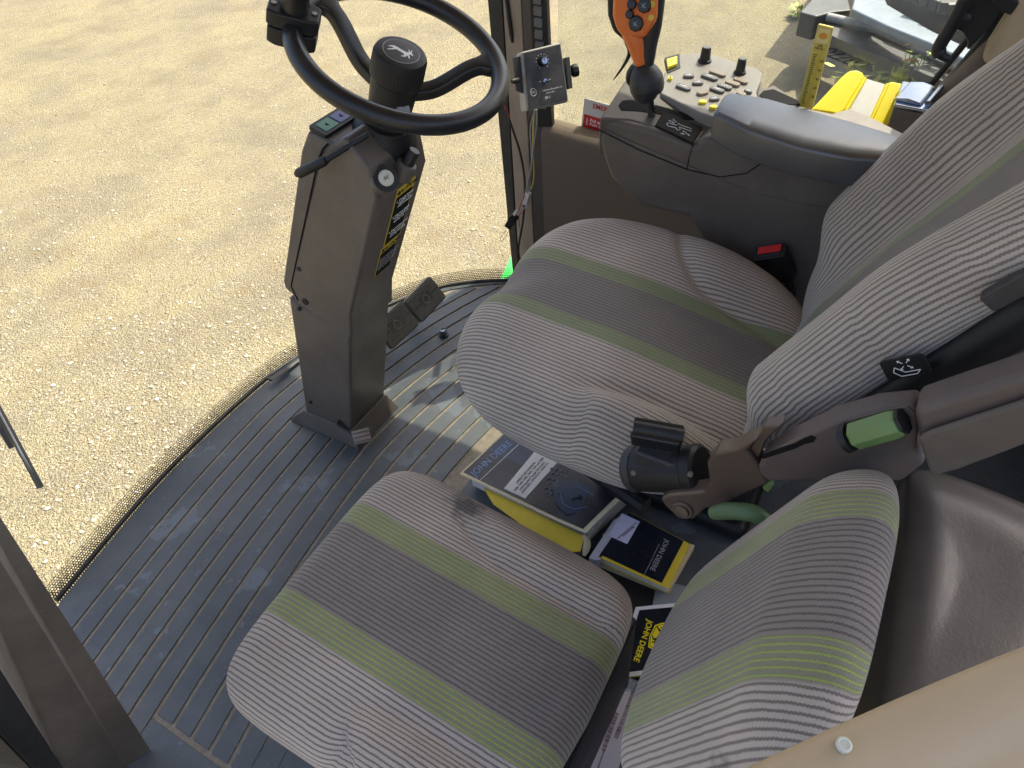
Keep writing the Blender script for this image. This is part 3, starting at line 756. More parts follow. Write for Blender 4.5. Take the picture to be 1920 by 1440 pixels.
# brown cast bracket in front of it
br = [(1420, 868), (1402, 846), (1424, 822), (1400, 828), (1380, 842), (1340, 850), (1325, 870), (1330, 905), (1318, 922), (1255, 928), (1238, 935), (1245, 948), (1270, 972), (1300, 975), (1322, 955), (1352, 950), (1400, 925), (1440, 908)]
obj('cast_bracket', slab([q(*p, X0+.012) for p in br], (.03, 0, 0)), BRONZE, sp, bevel=.005, seg=3)
obj('bracket_tip', slab([q(*p, X0+.02) for p in [(1402, 846), (1432, 800), (1470, 795), (1452, 812), (1436, 828), (1420, 868)]], (.02, 0, 0)), BRONZE, sp, bevel=.003)
pb_ = q(1280, 955, X0+.01)
obj('pivot_bolt', lathe([(.016, -.004), (.016, .004), (.012, .004), (.011, .009), (.004, .010)], frame(pb_, (-1, 0, .15)), 28), BRONZE, sp, bevel=.001)
obj('lower_green_handle', tube(smooth_path([q(1335, 962, .64), q(1370, 958, .64), q(1410, 962, .64), q(1440, 978, .64)], 4), [.009, .011, .012, .0125, .0125, .0125, .0125, .0125, .0125, .012, .0115, .011, .010], 12), plastic('green_knob_dark', rgb(.09, .16, .07), .5), sp)
obj('green_tab', slab([q(*p, .67) for p in [(1428, 915), (1440, 905), (1450, 912), (1440, 925)]], (.01, 0, 0)), GREENK, sp, bevel=.002)

# ---- instructor seat
is_ = thing('instructor_seat', (.39, .3, 0), 'smaller grey ribbed cloth passenger seat with bright green stripes nearest the camera', 'seat')
f1, f2 = PZ(690, 970, .45), PZ(545, 1135, .45); b1, b2 = PZ(1140, 1225, .38), PZ(1040, 1440, .38)
fm, bm_ = (f1+f2)/2, (b1+b2)/2
ydir = (fm-bm_).normalized(); xdir = Vector((1, 0, 0)); xdir = (xdir-ydir*xdir.dot(ydir)).normalized(); zdir = xdir.cross(ydir)
ic0 = (fm+bm_)/2 + ydir*.016
MI = Matrix(((xdir.x, ydir.x, zdir.x, ic0.x), (xdir.y, ydir.y, zdir.y, ic0.y), (xdir.z, ydir.z, zdir.z, ic0.z-.012), (0, 0, 0, 1)))
MIi = MI.inverted()
def loc_i(px, py): p = PP(px, py, MI @ Vector((0, 0, .012)), zdir); r = MIi @ p; return r.x, r.y
ciL = crease([loc_i(*p) for p in [(595, 1352), (618, 1328), (650, 1312), (702, 1323), (782, 1359), (891, 1424), (960, 1475)]])
ciR = crease([loc_i(*p) for p in [(858, 945), (866, 970), (885, 1005), (935, 1058), (1024, 1108), (1121, 1162)]])
FAB_I = MKFAB_I(loc_i(878, 938)); print('stain', loc_i(878, 938))
def top_i(x, y):
    z = .012-.02*(x/.25)**2
    d, t = ciL(x, y); k = sst(t, .02, .3)
    z += -.006*math.exp(-(d/.015)**2)*sst(t, 0, .4)+(.016*sst(-d, -.004, .05)-.014*sst(-d, .05, .10))*k
    d, t = ciR(x, y); k = sst(t, .02, .35)
    z += -.006*math.exp(-(d/.010)**2)*sst(t, 0, .15)+(.013*sst(d, -.004, .05)-.012*sst(d, .05, .10))*k
    return z
def out_i(cx, cy):
    if cy < 0: cy *= 1-.085*max(0, -cx)-.015
    return cx*(1+.012*cy), cy
V, F, UV = pad(.247, .264, .040, .085, top_i, 7.0, outline=out_i)
obj('cushion', T(MI, (V, F)), FAB_I, is_, uv=UV, ang=0)
d2 = Vector((0, -.37, .929)); n2 = Vector((0, .929, .37))
oi = Vector((.450, .040, .670))
MJ = Matrix(((-1, d2.x, n2.x, oi.x), (0, d2.y, n2.y, oi.y), (0, d2.z, n2.z, oi.z), (0, 0, 0, 1)))
def top_j(x, y):
    return -.018*(x/.2)**2-.012*sst(abs(x), .12, .2)-.02*sst(y, .12, .2)
V, F, UV = pad(.205, .210, .045, .085, top_j, 3.6, NT_=240)
obj('backrest', T(MJ @ at(0, 0, -.004), (V, F)), FAB_I, is_, uv=UV, ang=0)
obj('seat_box', box(.42, .40, .30, at(.38, .36, .17)), BLACK, is_, bevel=.01)
obj('cushion_base', box(.40, .42, .03, MI, (0, 0, -.095)), BLACK, is_, bevel=.008)
# dark moulded box behind it
shp = thing('moulded_storage_box', (.62, -.2, 0), 'large scuffed dark moulded plastic box behind the small passenger seat', 'storage box')
def zz(px, py, z): return PZ(px, py, z)
topr = [zz(1690, 868, .705), zz(1800, 905, .70), zz(1960, 975, .70), zz(2100, 1060, .70), zz(2050, 1500, .70), zz(1640, 1500, .70), zz(1655, 1330, .70), zz(1690, 1100, .70), zz(1712, 950, .70)]
midr = [zz(1672, 876, .655), zz(1802, 900, .66), zz(1970, 965, .66), zz(2120, 1050, .66), zz(2060, 1520, .65), zz(1600, 1520, .64), zz(1592, 1330, .63), zz(1628, 1120, .63), zz(1660, 970, .635)]
c0 = sum(midr, Vector())/len(midr)
rings = [[p+Vector((0, 0, -.60)) for p in midr], [p+Vector((0, 0, -.10)) for p in midr], midr, [lerp(a, b, .7)+Vector((0, 0, .012)) for a, b in zip(midr, topr)], topr,
         [lerp(p, c0, .35)+Vector((0, 0, .030)) for p in topr], [lerp(p, c0, .8)+Vector((0, 0, .048)) for p in topr]]
o = obj('box_shell', loft(rings), SHELL, shp, ang=0)
sb = o.modifiers.new('s', 'SUBSURF'); sb.levels = 2; sb.render_levels = 3
obj('lip', tube(smooth_path([p+Vector((-.004, .006, -.075)) for p in (midr[0], midr[8], midr[7], midr[6], midr[5])], 5), .009, 8), BLACK, shp)
# beige trim very close to the camera
bt = thing('beige_door_trim', PZ(1700, 1400, 1.12), 'smooth beige trim edge with a small screw, bottom right corner nearest the camera', 'trim')
e0, e1 = PZ(1395, 1447, 1.10), PZ(1960, 1208, 1.10)
dd_ = (e1-e0).normalized(); e0 = e0-dd_*.08; e1 = e1+dd_*.15
perp = Vector((-dd_.y, dd_.x, 0));  perp = perp if perp.dot(Vector((-1, -1, 0))) > 0 else -perp
rings = []
for k in range(13):
    e = lerp(e0, e1, k/12)+perp*(-.006*math.sin(math.pi*k/12))
    rings.append([e+perp*a+Vector((0, 0, b)) for a, b in ((0, -.012), (.002, -.004), (.008, 0), (.026, .001), (.034, -.004), (.040, -.006), (.085, -.010), (.09, -.016), (.085, -.03), (.01, -.03))])
obj('trim_moulding', loft(rings), BEIGE, bt, ang=60)
obj('screw', lathe([(.0034, -.002), (.0034, .0004), (.0026, .0008), (.0020, .0002)], at(*(PZ(1583, 1396, 1.103))), 20), CREAM, bt)

# ================================================================ STEERING COLUMN
XA, XB = .872, 1.032
sc_ = thing('steering_column', (.95, 1.18, 0), 'tall brown plastic steering column housing standing on the ribbed mat', 'steering column')
def YZ(poly, x0, x1): return prism(poly, x0, x1, Matrix(((0, 0, 1, 0), (1, 0, 0, 0), (0, 1, 0, 0), (0, 0, 0, 1))))
lowp = [(1.245, .045), (1.152, .475), (.985, .415), (1.083, .045)]
obj('lower_housing', YZ(lowp, XA+.004, XB-.004), BROWN, sc_, bevel=.008, seg=3)
foot = [[(XA-.015, 1.30, .003), (XB+.008, 1.30, .003), (XB+.008, 1.050, .003), (XA-.015, 1.050, .003)], [(XA-.013, 1.295, .012), (XB+.006, 1.295, .012), (XB+.006, 1.055, .012), (XA-.013, 1.055, .012)],
        [(XA+.002, 1.25, .05), (XB-.002, 1.25, .05), (XB-.002, 1.078, .05), (XA+.002, 1.078, .05)]]
obj('foot_flange', loft(foot), BROWN, sc_, bevel=.003)
upr = [(1.128, .482), (.965, .484), (.975, .425), (1.142, .470)]
body = [(1.128, .470), (1.133, .515), (.925, .872), (.900, .893), (.86, .915), (.815, .865), (.812, .808), (.962, .484), (.978, .412)]
obj('upper_housing', YZ(body, XA, XB), BROWN, sc_, bevel=.007, seg=4)
cover = [(1.116, .476), (1.150, .500), (1.150, .520), (.975, .868), (.944, .911), (.905, .901), (.870, .893), (.885, .880), (.915, .862), (1.124, .511)]
obj('cover_seam', tube([(XA-.0003, y_, z_) for y_, z_ in ((.900, .896), (.915, .884), (.935, .858), (1.124, .517), (1.116, .478))], .0017, 6), INK, sc_)
obj('front_cover', YZ(cover, XA+.002, XB-.002), BROWN, sc_, bevel=.006, seg=3)
for (a, b), r_ in (((560, 505), .0055), ((572, 566), .0085), ((560, 580), .0055), ((581, 755), .005)):
    p = PX(a, b, XA-.001); s_ = obj('screw', lathe([(r_, -.003), (r_, .0015), (r_*.7, .0022), (r_*.4, .0005)], frame(p, (-1, 0, 0)), 20), DARK if r_ < .008 else BLACK, sc_)
# indicator panel on top of the front cover
pa, pb2, pc2, pd2 = PX(578, 243, XA+.012), PX(640, 200, XA+.012), PX(665, 212, .96), PX(612, 262, .96)
fn_ = Vector((0, .40, .915))
_a, _b = PX(578, 243, XA+.004), PX(612, 262, XA+.004); _v = (_a-_b).normalized()
mi = frame((_a+_b)/2+Vector((.0675, 0, .004)), Vector((1, 0, 0)).cross(_v), (1, 0, 0)); _w = (_a-_b).length
ip = obj('indicator_panel', prism(rrect(.135, _w, .006), -.004, .003, mi), BLACK, sc_, bevel=.001)
for k, m_ in enumerate((plastic('green_lens', rgb(.03, .20, .12), .3, 0), plastic('blue_lens', rgb(.04, .07, .22), .3, 0), plastic('green_lens_b', rgb(.03, .20, .12), .3, 0))):
    l_ = obj('indicator_lens', prism(rrect(.034, .026, .002, cx=-.039+.039*k), .003, .0038, mi), m_, ip)
    obj('symbol', prism([(-.039+.039*k-.005, 0), (-.039+.039*k+.001, .005), (-.039+.039*k+.001, -.005)], .0038, .0041, mi), INK, l_, smooth=False)
# neck and collar up the column axis
nW_ = Vector((-.014, -.415, .91)).normalized()
WC = CC+Vector((1.129, .913, -.487))*.862
Rw = .2*.862
def ma(h): return frame(WC+nW_*h, nW_, (1, 0, 0))
obj('collar', lathe([(.060, -.26), (.064, -.235), (.063, -.19), (.060, -.165), (.059, -.160), (.052, -.150), (.046, -.135)], ma(0), 48), BLACK, sc_, bevel=.002)
obj('collar_skirt', lathe([(.062, -.29), (.0665, -.20), (.0655, -.196)], ma(0), 48), DARK, sc_, bevel=.001)
# tilt lever
le = PX(560, 325, .80)
l0 = PX(690, 252, .90); l1 = PX(612, 300, .845); l2 = PX(556, 327, .83)
lv = obj('tilt_lever', tube([l0, lerp(l0, l1, .5), l1], [.0045, .005, .005], 12), BLACK, sc_)
obj('lever_grip', tube([l1, lerp(l1, l2, .1), lerp(l1, l2, .9), l2], [.0065, .009, .0095, .006], 14), BLACK, lv)
# round button, knob
nb = Vector((-.25, -.80, .55)).normalized()
bp = PX(722, 335, .895)
mbt = frame(bp, nb, (1, 0, 0))
obj('button_housing', lathe([(.030, -.045), (.0265, 0), (.0255, .003), (.021, .003), (.019, -.004)], mbt, 40), BROWN, sc_, bevel=.0008)
obj('button_well', lathe([(.0248, .0005), (.0248, .0036), (.0205, .0036)], mbt, 40), BLACK, sc_)
bb = obj('horn_button', lathe([(.0145, -.004), (.0145, .006), (.0125, .0078), (.004, .008)], mbt, 36), CREAM, sc_)
obj('button_symbol', join(bar2((-.006, -.003), (.005, .005), .0008, mbt @ at(0, 0, .008)), bar2((-.005, .002), (.004, -.004), .0008, mbt @ at(0, 0, .008)), bar2((0, .0), (.007, .001), .0008, mbt @ at(0, 0, .008)),
    bar2((-.007, .0), (-.002, .005), .0008, mbt @ at(0, 0, .008))), INK, bb, smooth=False)
kp = PX(766, 303, 1.00); k1 = PX(783, 289, 1.02)
mkn = frame(PX(764, 306, .955), (.25, -.5, .8))
obj('knob_base', lathe([(.022, -.03), (.019, .0), (.0165, .002)], mkn, 30), BROWN, sc_, bevel=.001)
obj('wiper_knob', lathe([(.013, .002), (.0115, .028), (.0095, .030)], mkn, 14), GLOSSBLK, sc_, bevel=.0008)
# caution decals on the rear face
fa = PX(700, 372, XA); 
rn = Vector((0, -.909, -.418)); ru = Vector((0, -.42, .907))
def onrear(x, t):   # t: height along the rear face from its bottom corner
    a = Vector((x, .962, .484)); b = Vector((x, .812, .808)); return lerp(a, b, t)
rdir = (Vector((0, .812, .808))-Vector((0, .962, .484))).normalized(); rnorm = Vector((0, -rdir.z, rdir.y))
Lf = .357
md = frame((.972, .962, .484), rnorm, (1, 0, 0))    # local x across, local y up the face
yy = (md.to_3x3() @ Vector((0, 1, 0))).dot(rdir); assert yy > 0
d1 = obj('caution_decal', prism([(-.030, .175), (.030, .175), (.030, .335), (-.030, .335)], 0, .0010, md), YELD, sc_, label='tall yellow and black caution decal', smooth=False)
obj('decal_field', prism([(-.0275, .178), (.0275, .178), (.0275, .312), (-.0275, .312)], .0010, .0014, md), INK, d1, smooth=False)
text('decal_title', 'CAUTION', .0145, md @ at(.004, .323, .0012), INK, d1, bold=.0003)
obj('warning_triangle', prism([(-.0265, .317), (-.0165, .317), (-.0215, .329)], .001, .0014, md), INK, d1, smooth=False)
text('decal_text', '1. Couple brakes\n    together for\n    road transport', .0082, md @ at(-.024, .290, .0016), PRINT, d1, align='LEFT')
text('decal_text', '2. Depress clutch\n    brake pedal to\n    leaving cab', .0082, md @ at(-.024, .247, .0016), PRINT, d1, align='LEFT')
text('decal_text', '3. Depressing clutch\n    brake prior to\n    moving machine', .0082, md @ at(-.024, .204, .0016), PRINT, d1, align='LEFT')
d2_ = obj('caution_decal', prism([(-.036, .080), (.022, .080), (.022, .172), (-.036, .172)], 0, .0010, md), YELD, sc_, label='lower yellow edged caution decal with grey text', smooth=False)
obj('decal_field', prism([(-.034, .082), (.020, .082), (.020, .155), (-.034, .155)], .0010, .0014, md), INK, d2_, smooth=False)
text('decal_title', 'CAUTION', .0135, md @ at(-.002, .1635, .0012), INK, d2_, bold=.0003)
obj('warning_triangle', prism([(-.032, .158), (-.0225, .158), (-.027, .169)], .001, .0014, md), INK, d2_, smooth=False)
text('decal_text', 'Before operating, read the\noperator manual. Keep all\nshields in place. Stop the\nengine and remove key\nbefore leaving. Always\nwear the seat belt.', .0066, md @ at(-.032, .119, .0016), GREYW, d2_, align='LEFT')
# silver foot latch
fl = thing('foot_latch', PZ(660, 815, .01), 'small foot lever with worn silver pad at the base of the column', 'foot latch')
fa_, fb_, = PZ(635, 800, .05), PZ(672, 820, .035)
obj('arm', tube([PX(632, 792, XA-.006), PZ(655, 806, .05), PZ(678, 818, .038)], .010, 8, flat=.45), DARK, fl, bevel=.001)
mf = frame(PZ(678, 818, .04), (-.3, -.55, .8), (.55, -.5, 0))
fp = obj('foot_pad', join(box(.046, .038, .014, mf), *[tube([mf @ Vector((-.023, y_, .008)), mf @ Vector((.023, y_, .008))], .0035, 8) for y_ in (-.012, 0, .012)]), STEEL, fl, bevel=.0015)

# ---- steering wheel
sw_ = thing('steering_wheel', WC, 'black steering wheel with two dished spokes and a knurled centre cap', 'steering wheel')
ring = [WC+(ma(0).to_3x3() @ Vector((math.cos(t), math.sin(t), 0)))*Rw for t in [2*math.pi*k/120 for k in range(120)]]
obj('rim', tube(ring, .0162, 22, closed=True, side=nW_), GLOSSBLK, sw_, ang=0)
def rimpt(px, py): p = PP(px, py, WC, nW_); d = (p-WC).normalized(); return WC+d*Rw
for tgt in ((598, -8), (938, 118)):
    e = rimpt(*tgt); d = (e-WC).normalized()
    path = smooth_path([WC+d*.030+nW_*(-.075), WC+d*.075+nW_*(-.062), WC+d*(Rw-.045)+nW_*(-.018), WC+d*(Rw-.010)+nW_*(-.004)], 6)
    m = len(path)
    rings = []
    for i, p in enumerate(path):
        t = i/(m-1); w = .0150-.001*t+(.014*max(0, t-.8)/.2); h = .011
        a = path[max(0, i-1)]; b = path[min(m-1, i+1)]; tg = (b-a).normalized(); sd_ = tg.cross(nW_).normalized(); un = sd_.cross(tg)
        rings.append([p+sd_*x*w+un*y*h for x, y in rrect(2, 2, .45, 3)])
    obj('spoke', loft(rings), GLOSSBLK, sw_, ang=60)
hub = obj('hub', lathe([(.038, -.135), (.040, -.09), (.0415, -.065), (.0418, -.046)], ma(0), 48), BLACK, sw_, bevel=.001)
nk = 96; kp_ = []
for h, rr_ in ((-.046, .0435), (-.042, .0458), (-.005, .0450), (.001, .0425), (.003, .037)):
    kp_.append([ma(0) @ Vector(((rr_+(.0007 if (k % 2 and rr_ > .0445) else 0))*math.cos(k/nk*2*math.pi), (rr_+(.0007 if (k % 2 and rr_ > .0445) else 0))*math.sin(k/nk*2*math.pi), h)) for k in range(nk)])
cap = obj('knurled_cap', loft(kp_), BLACK, sw_, ang=25)
obj('cap_ring', tube([ma(0) @ Vector((  .0305*math.cos(t), .0305*math.sin(t), .0035)) for t in [2*math.pi*k/60 for k in range(60)]], .0008, 6, closed=True), GREYW, cap)
obj('badge_disc', lathe([(.0300, .0030), (.0300, .0040), (.026, .0042)], ma(0), 48), GLOSSBLK, cap)
em = frame(WC, nW_, (RT-nW_*RT.dot(nW_)) @ Matrix.Rotation(R(0), 3, 'Z'))
rot = em @ Matrix.Rotation(R(-22), 4, 'Z')
deer('deer_emblem', .043, rot @ at(0, 0, .0042), PRINT, cap)
mlk = frame(PX(736, 193, WC.x-.035), (-.2, -.9, .4), (1, 0, 0))
obj('tilt_release', prism(rrect(.026, .018, .006), -.006, .004, frame(WC+nW_*(-.098)+Vector((-.020, -.040, 0)), (-.4, -.9, .3), (1, -.3, 0))), STEEL, sw_, bevel=.002)
# spinner clamp on the rim
sn = rimpt(553, 45)
tn_ = nW_.cross((sn-WC).normalized()).normalized(); rd_ = (sn-WC).normalized()
mc = Matrix(((rd_.x, tn_.x, nW_.x, sn.x), (rd_.y, tn_.y, nW_.y, sn.y), (rd_.z, tn_.z, nW_.z, sn.z), (0, 0, 0, 1)))
mc = mc @ at(0, -.0, 0)
hexo = [(-.040, -.020), (-.026, -.026), (.026, -.026), (.040, -.020), (.040, .020), (.026, .026), (-.026, .026), (-.040, .020)]
kc_ = thing('spinner_knob', sn, 'black clamp with spinner knob on the left of the steering wheel rim', 'spinner knob')
obj('clamp_lower', prism([(a*.95, b) for a, b in hexo], -.030, -.001, mc), BLACK, kc_, bevel=.004, seg=3)
obj('clamp_upper', prism(hexo, .0005, .026, mc), BLACK, kc_, bevel=.004, seg=3)
for s in (-1, 1): obj('clamp_screw', lathe([(.0045, .026), (.0045, .0275), (.002, .0275)], mc @ at(.031*s, 0, 0), 12), STEEL, kc_)
obj('spinner_post', lathe([(.022, .026), (.0235, .034), (.021, .045), (.026, .058), (.028, .075), (.024, .09), (.01, .096)], mc @ at(0, 0, .0), 36), GLOSSBLK, kc_)

# ---- pedals
# pads face the driver: their plane leans back
po = PZ(770, 600, .10); pn = Vector((-.10, -.80, .60)).normalized()
def pp(a, b): return PP(a, b, po, pn)
PEDR = plastic('pedal_rubber', rgb(.075, .07, .062), .42, .3, dirt=.2)
PEDS = plastic('pedal_highlight_rubber', rgb(.22, .21, .185), .32, .1)  # paler than the pad: stud highlights painted into the colour
def pedal2(corners, label):
    c = [pp(*q_) for q_ in corners]; ctr = sum(c, Vector())/4
    ux = ((c[1]-c[0])+(c[2]-c[3]))/2; uy = ((c[3]-c[0])+(c[2]-c[1]))/2
    y0 = [PX, PY]
    t_ = thing('brake_pedal', ctr, label, 'pedal', 'pair of brake pedals')
    M = frame(ctr, pn, ux); w, h = ux.length, uy.length
    if (M.to_3x3() @ Vector((0, 0, 1))).dot(CC-ctr) < 0: print('pedal flipped')
    obj('pad', prism(rrect(w, h, .008), -.016, 0, M), PEDR, t_, bevel=.002)
    g = []; nx, ny = max(5, int(w/.0065)), max(5, int(h/.0065))
    for i in range(nx):
        for j in range(ny):
            fx, fy = (i+.5)/nx, (j+.5)/ny
            if abs(fx-.5) < .22 and abs(fy-.5) < .20 or abs(fy-.5) < .07 : continue
            cc_ = Vector(((fx-.5)*(w-.008), (fy-.5)*(h-.008), 0)); s = .0022
            v = [M @ (cc_+Vector((a*s, b*s, 0))) for a, b in ((-1, -1), (1, -1), (1, 1), (-1, 1))]+[M @ (cc_+Vector((0, 0, .0036)))]
            g.append((v, [(0, 1, 2, 3), (0, 1, 4), (1, 2, 4), (2, 3, 4), (3, 0, 4)]))
    obj('studs', join(*g), PEDS, t_, smooth=False)
    el = [M @ Vector((.012*math.cos(a), .013*math.sin(a), .001)) for a in [2*math.pi*k/40 for k in range(40)]]
    obj('oval_ring', tube(el, .0016, 6, closed=True), PEDS, t_)
    q0 = ctr-pn*.016
    obj('arm', tube([q0, q0+Vector((0, .05, -.03)), Vector((ctr.x, ctr.y+.10, .0))], .011, 8), DARK, t_)
    return t_
pedal2([(704, 607), (750, 566), (790, 604), (733, 659)], 'ribbed rubber brake pedal next to the column, the left of the two')
pedal2([(757, 566), (805, 517), (838, 556), (793, 604)], 'ribbed rubber brake pedal nearer the windscreen, the right of the two')
fbn = thing('floor_button', PZ(832, 624, 0), 'silver round foot switch poking through the mat near the pedals', 'foot switch')
mfb = at(*PZ(832, 630, .0))
obj('button_ring', lathe([(.016, .002), (.016, .0075), (.013, .0075)], mfb, 28), RUBBER, fbn)
obj('button_cap', lathe([(.0105, .004), (.0105, .024), (.009, .026), (.003, .0255)], mfb, 28), CHROME, fbn, bevel=.0006)

# ================================================================ RIGHT CONSOLE
XC = 1.37
cn = thing('control_console', (1.48, .35, .6), 'brown moulded side console with keypad and armrest tinted with sky reflection right of the driver seat', 'console')
def c_(px, py, X=XC): p = PX(px, py, X); return (p.y, p.z)
side = [(1123, 258), (1121, 236), (1128, 215), (1140, 207), (1232, 244), (1302, 270), (1318, 250), (1342, 242), (1360, 262), (1480, 300), (1640, 345), (1640, 420), (1560, 440), (1430, 415), (1290, 402), (1200, 385), (1172, 362), (1145, 336), (1134, 300)]
sp2_ = [c_(*p) for p in side]
# the shell, with its cross-section narrowing towards the top
def shell_geo(x0, x1, poly, dx=0): return YZ(poly, x0, x1)
lower = [(1123, 262), (1128, 240), (1350, 330), (1640, 400), (1900, 480), (1900, 700), (1640, 640), (1480, 600), (1360, 520), (1290, 408), (1200, 388), (1172, 362), (1145, 336), (1132, 300)]
obj('lower_shell', YZ([c_(*p) for p in lower], XC+.001, XC+.17), CONSOLE, cn, bevel=.012, seg=4)
upper = [(1121, 240), (1128, 218), (1230, 246), (1302, 272), (1318, 256), (1350, 262), (1420, 270), (1640, 330), (1900, 400), (1900, 500), (1640, 425), (1560, 400), (1480, 385), (1420, 372), (1350, 345), (1290, 318), (1200, 280)]
obj('upper_shell', YZ([c_(*p) for p in upper], XC, XC+.13), CONSOLE, cn, bevel=.014, seg=4)
# body seam
obj('panel_seam', tube([PX(*p, XC-.0003) for p in [(1122, 243), (1200, 282), (1288, 318), (1350, 332), (1400, 325), (1432, 303)]], .0012, 6), INK, cn)
obj('panel_seam', tube([PX(*p, XC-.0003) for p in [(1300, 268), (1292, 295), (1288, 318)]], .001, 6), INK, cn)
ztop = PX(1230, 215, XC+.04).z
# top deck under the lever with the dark slot
dk = [PX(*p, XC+.002) for p in [(1128, 216), (1305, 272)]]
mdk = frame((0, 0, 0), (0, 0, 1))
pl_o = PX(1128, 217, XC); pl_n = (PX(1303, 271, XC)-pl_o).cross(PX(1180, 150, XC+.125)-pl_o).normalized(); pl_n = pl_n if pl_n.z > 0 else -pl_n; print('deck', pl_n)
def dk_(a, b, h=0): return PP(a, b, pl_o+pl_n*h, pl_n)
deck = [(1124, 222), (1172, 150), (1190, 150), (1260, 180), (1352, 236), (1340, 246), (1318, 252), (1303, 270), (1230, 240), (1180, 225)]
obj('lever_deck', slab([dk_(*p) for p in deck], -pl_n*.10), CONSOLE, cn, bevel=.005, seg=3)
slot = [(1160, 197), (1167, 189), (1180, 187), (1205, 190), (1230, 197), (1262, 205), (1296, 217), (1303, 224), (1290, 225), (1270, 221), (1240, 214), (1200, 208), (1165, 206)]
obj('lever_slot', slab([dk_(*p, .0012) for p in slot], -pl_n*.004), INK, cn, smooth=False)
ipt = [(1228, 235), (1243, 208), (1318, 238), (1300, 268)]
ipl = obj('shift_pattern_plate', slab([dk_(*p, .0030) for p in ipt], -pl_n*.008), plastic('matt_black_plate', rgb(.014, .014, .014), .7, .1, dirt=.03, dcol=rgb(.05, .05, .05), spec=.15), cn, bevel=.002)
def strokes(pts, w, h, mat, parent, nm, closed=False):
    return obj(nm, tube([dk_(*p, h) for p in pts], w, 5, closed=closed), mat, parent)
strokes([(1250, 232), (1252, 236), (1268, 240), (1270, 244), (1276, 243), (1273, 238), (1296, 246), (1296, 241), (1275, 234), (1273, 231), (1268, 235), (1253, 230)], .0006, .0034, PRINT, ipl, 'shift_pattern', True)
strokes([(1258, 228), (1263, 231), (1268, 228), (1262, 223), (1262, 230)], .0006, .0034, PRINT, ipl, 'tractor_symbol')
strokes([(1276, 250), (1283, 252), (1288, 250), (1281, 245), (1280, 252)], .0006, .0034, PRINT, ipl, 'tractor_symbol')
strokes([(1258, 227), (1254, 226)], .0011, .0034, PRINT, ipl, 'arrow'); strokes([(1289, 252), (1293, 254)], .0011, .0034, PRINT, ipl, 'arrow')
# keypad
kz = .818
kn_ = Vector((-.08, -.06, 1)).normalized(); ko = PZ(1330, 160, kz)
def kp2(a, b, h=0): return PP(a, b, ko+kn_*h, kn_)
plate_ = [(1248, 136), (1262, 104), (1305, 98), (1320, 97), (1420, 128), (1429, 136), (1428, 148), (1418, 172), (1424, 185), (1345, 222), (1310, 210), (1270, 190), (1240, 175), (1236, 160)]
kpad = obj('keypad', slab([kp2(*p) for p in plate_], -kn_*.03), KEYC, cn, bevel=.004, seg=3)
under = [(1250, 140), (1310, 105), (1425, 136), (1440, 200), (1350, 240), (1240, 185)]
obj('keypad_base', slab([kp2(*p, -.031) for p in under], Vector((0, 0, -.12))), CONSOLE, cn, bevel=.01, seg=3)
def key(a, b, l, w, ang, mat, h=.006):
    d = (kp2(a+10, b)-kp2(a, b)).normalized(); M = frame(kp2(a, b), kn_, d) @ Matrix.Rotation(R(-ang), 4, 'Z')
    k = obj('key', prism(rrect(l, w, w*.48, 4), 0, h, M), mat, kpad, bevel=.0012)
    if mat is KEYG: obj('key_symbol', join(bar2((-l*.25, 0), (l*.25, 0), .0011, M @ at(0, 0, h+.0001), .0004), bar2((0, -w*.2), (l*.1, w*.25), .001, M @ at(0, 0, h+.0001), .0004)), PRINT, k, smooth=False)
K_ = [(1345, 140, .040, .014, 38, KEYB), (1330, 147, .040, .015, 38, KEYG), (1291, 145, .024, .013, 0, KEYG), (1281, 166, .036, .015, 38, KEYG), (1308, 158, .024, .013, 0, KEYG),
      (1317, 176, .026, .017, -25, KEYB), (1344, 171, .034, .014, 38, KEYG), (1358, 165, .034, .015, 38, KEYG), (1373, 159, .034, .015, 38, KEYB), (1388, 154, .034, .014, 38, KEYB),
      (1339, 188, .022, .013, -10, KEYG), (1376, 185, .022, .012, 38, KEYG), (1389, 179, .022, .012, 38, KEYB), (1402, 174, .018, .011, 38, KEYG),
      (1317, 194, .016, .012, 0, YEL), (1337, 204, .016, .012, 0, YEL), (1256, 150, .010, .012, 0, YEL)]
for k in K_: key(*k)
for a, b, r_ in ((1321, 115, .0125), (1387, 137, .011)):
    M = frame(kp2(a, b), kn_+Vector((0, 0, .2)))
    kb = obj('dial_knob', lathe([(r_*1.25, 0), (r_*1.2, .004), (r_*.95, .006), (r_*.82, .030), (r_*.7, .032)], M, 18), GLOSSBLK, kpad, bevel=.0005)
    obj('knob_top', lathe([(r_*.6, .032), (r_*.6, .0326)], M, 18), KEYG, kb)
yb = kp2(1258, 118, .004)
obj('yellow_switch', slab([kp2(*p, .010) for p in [(1250, 110), (1270, 104), (1270, 118), (1252, 125)]], -kn_*.008), YEL, cn, bevel=.002)
obj('switch_well', slab([kp2(*p, .002) for p in [(1246, 108), (1274, 100), (1276, 126), (1252, 137)]], -kn_*.01), BLACK, cn, bevel=.001)
# cup recess behind the keypad
obj('cup_recess', slab([kp2(*p, -.02) for p in [(1418, 172), (1450, 158), (1488, 182), (1500, 200), (1425, 205)]], (0, 0, -.06)), CONSOLE, cn, bevel=.004)
obj('recess_hole', slab([kp2(*p, -.0185) for p in [(1424, 178), (1432, 170), (1450, 167), (1496, 188), (1500, 196), (1440, 194)]], (0, 0, -.004)), INK, cn, smooth=False)
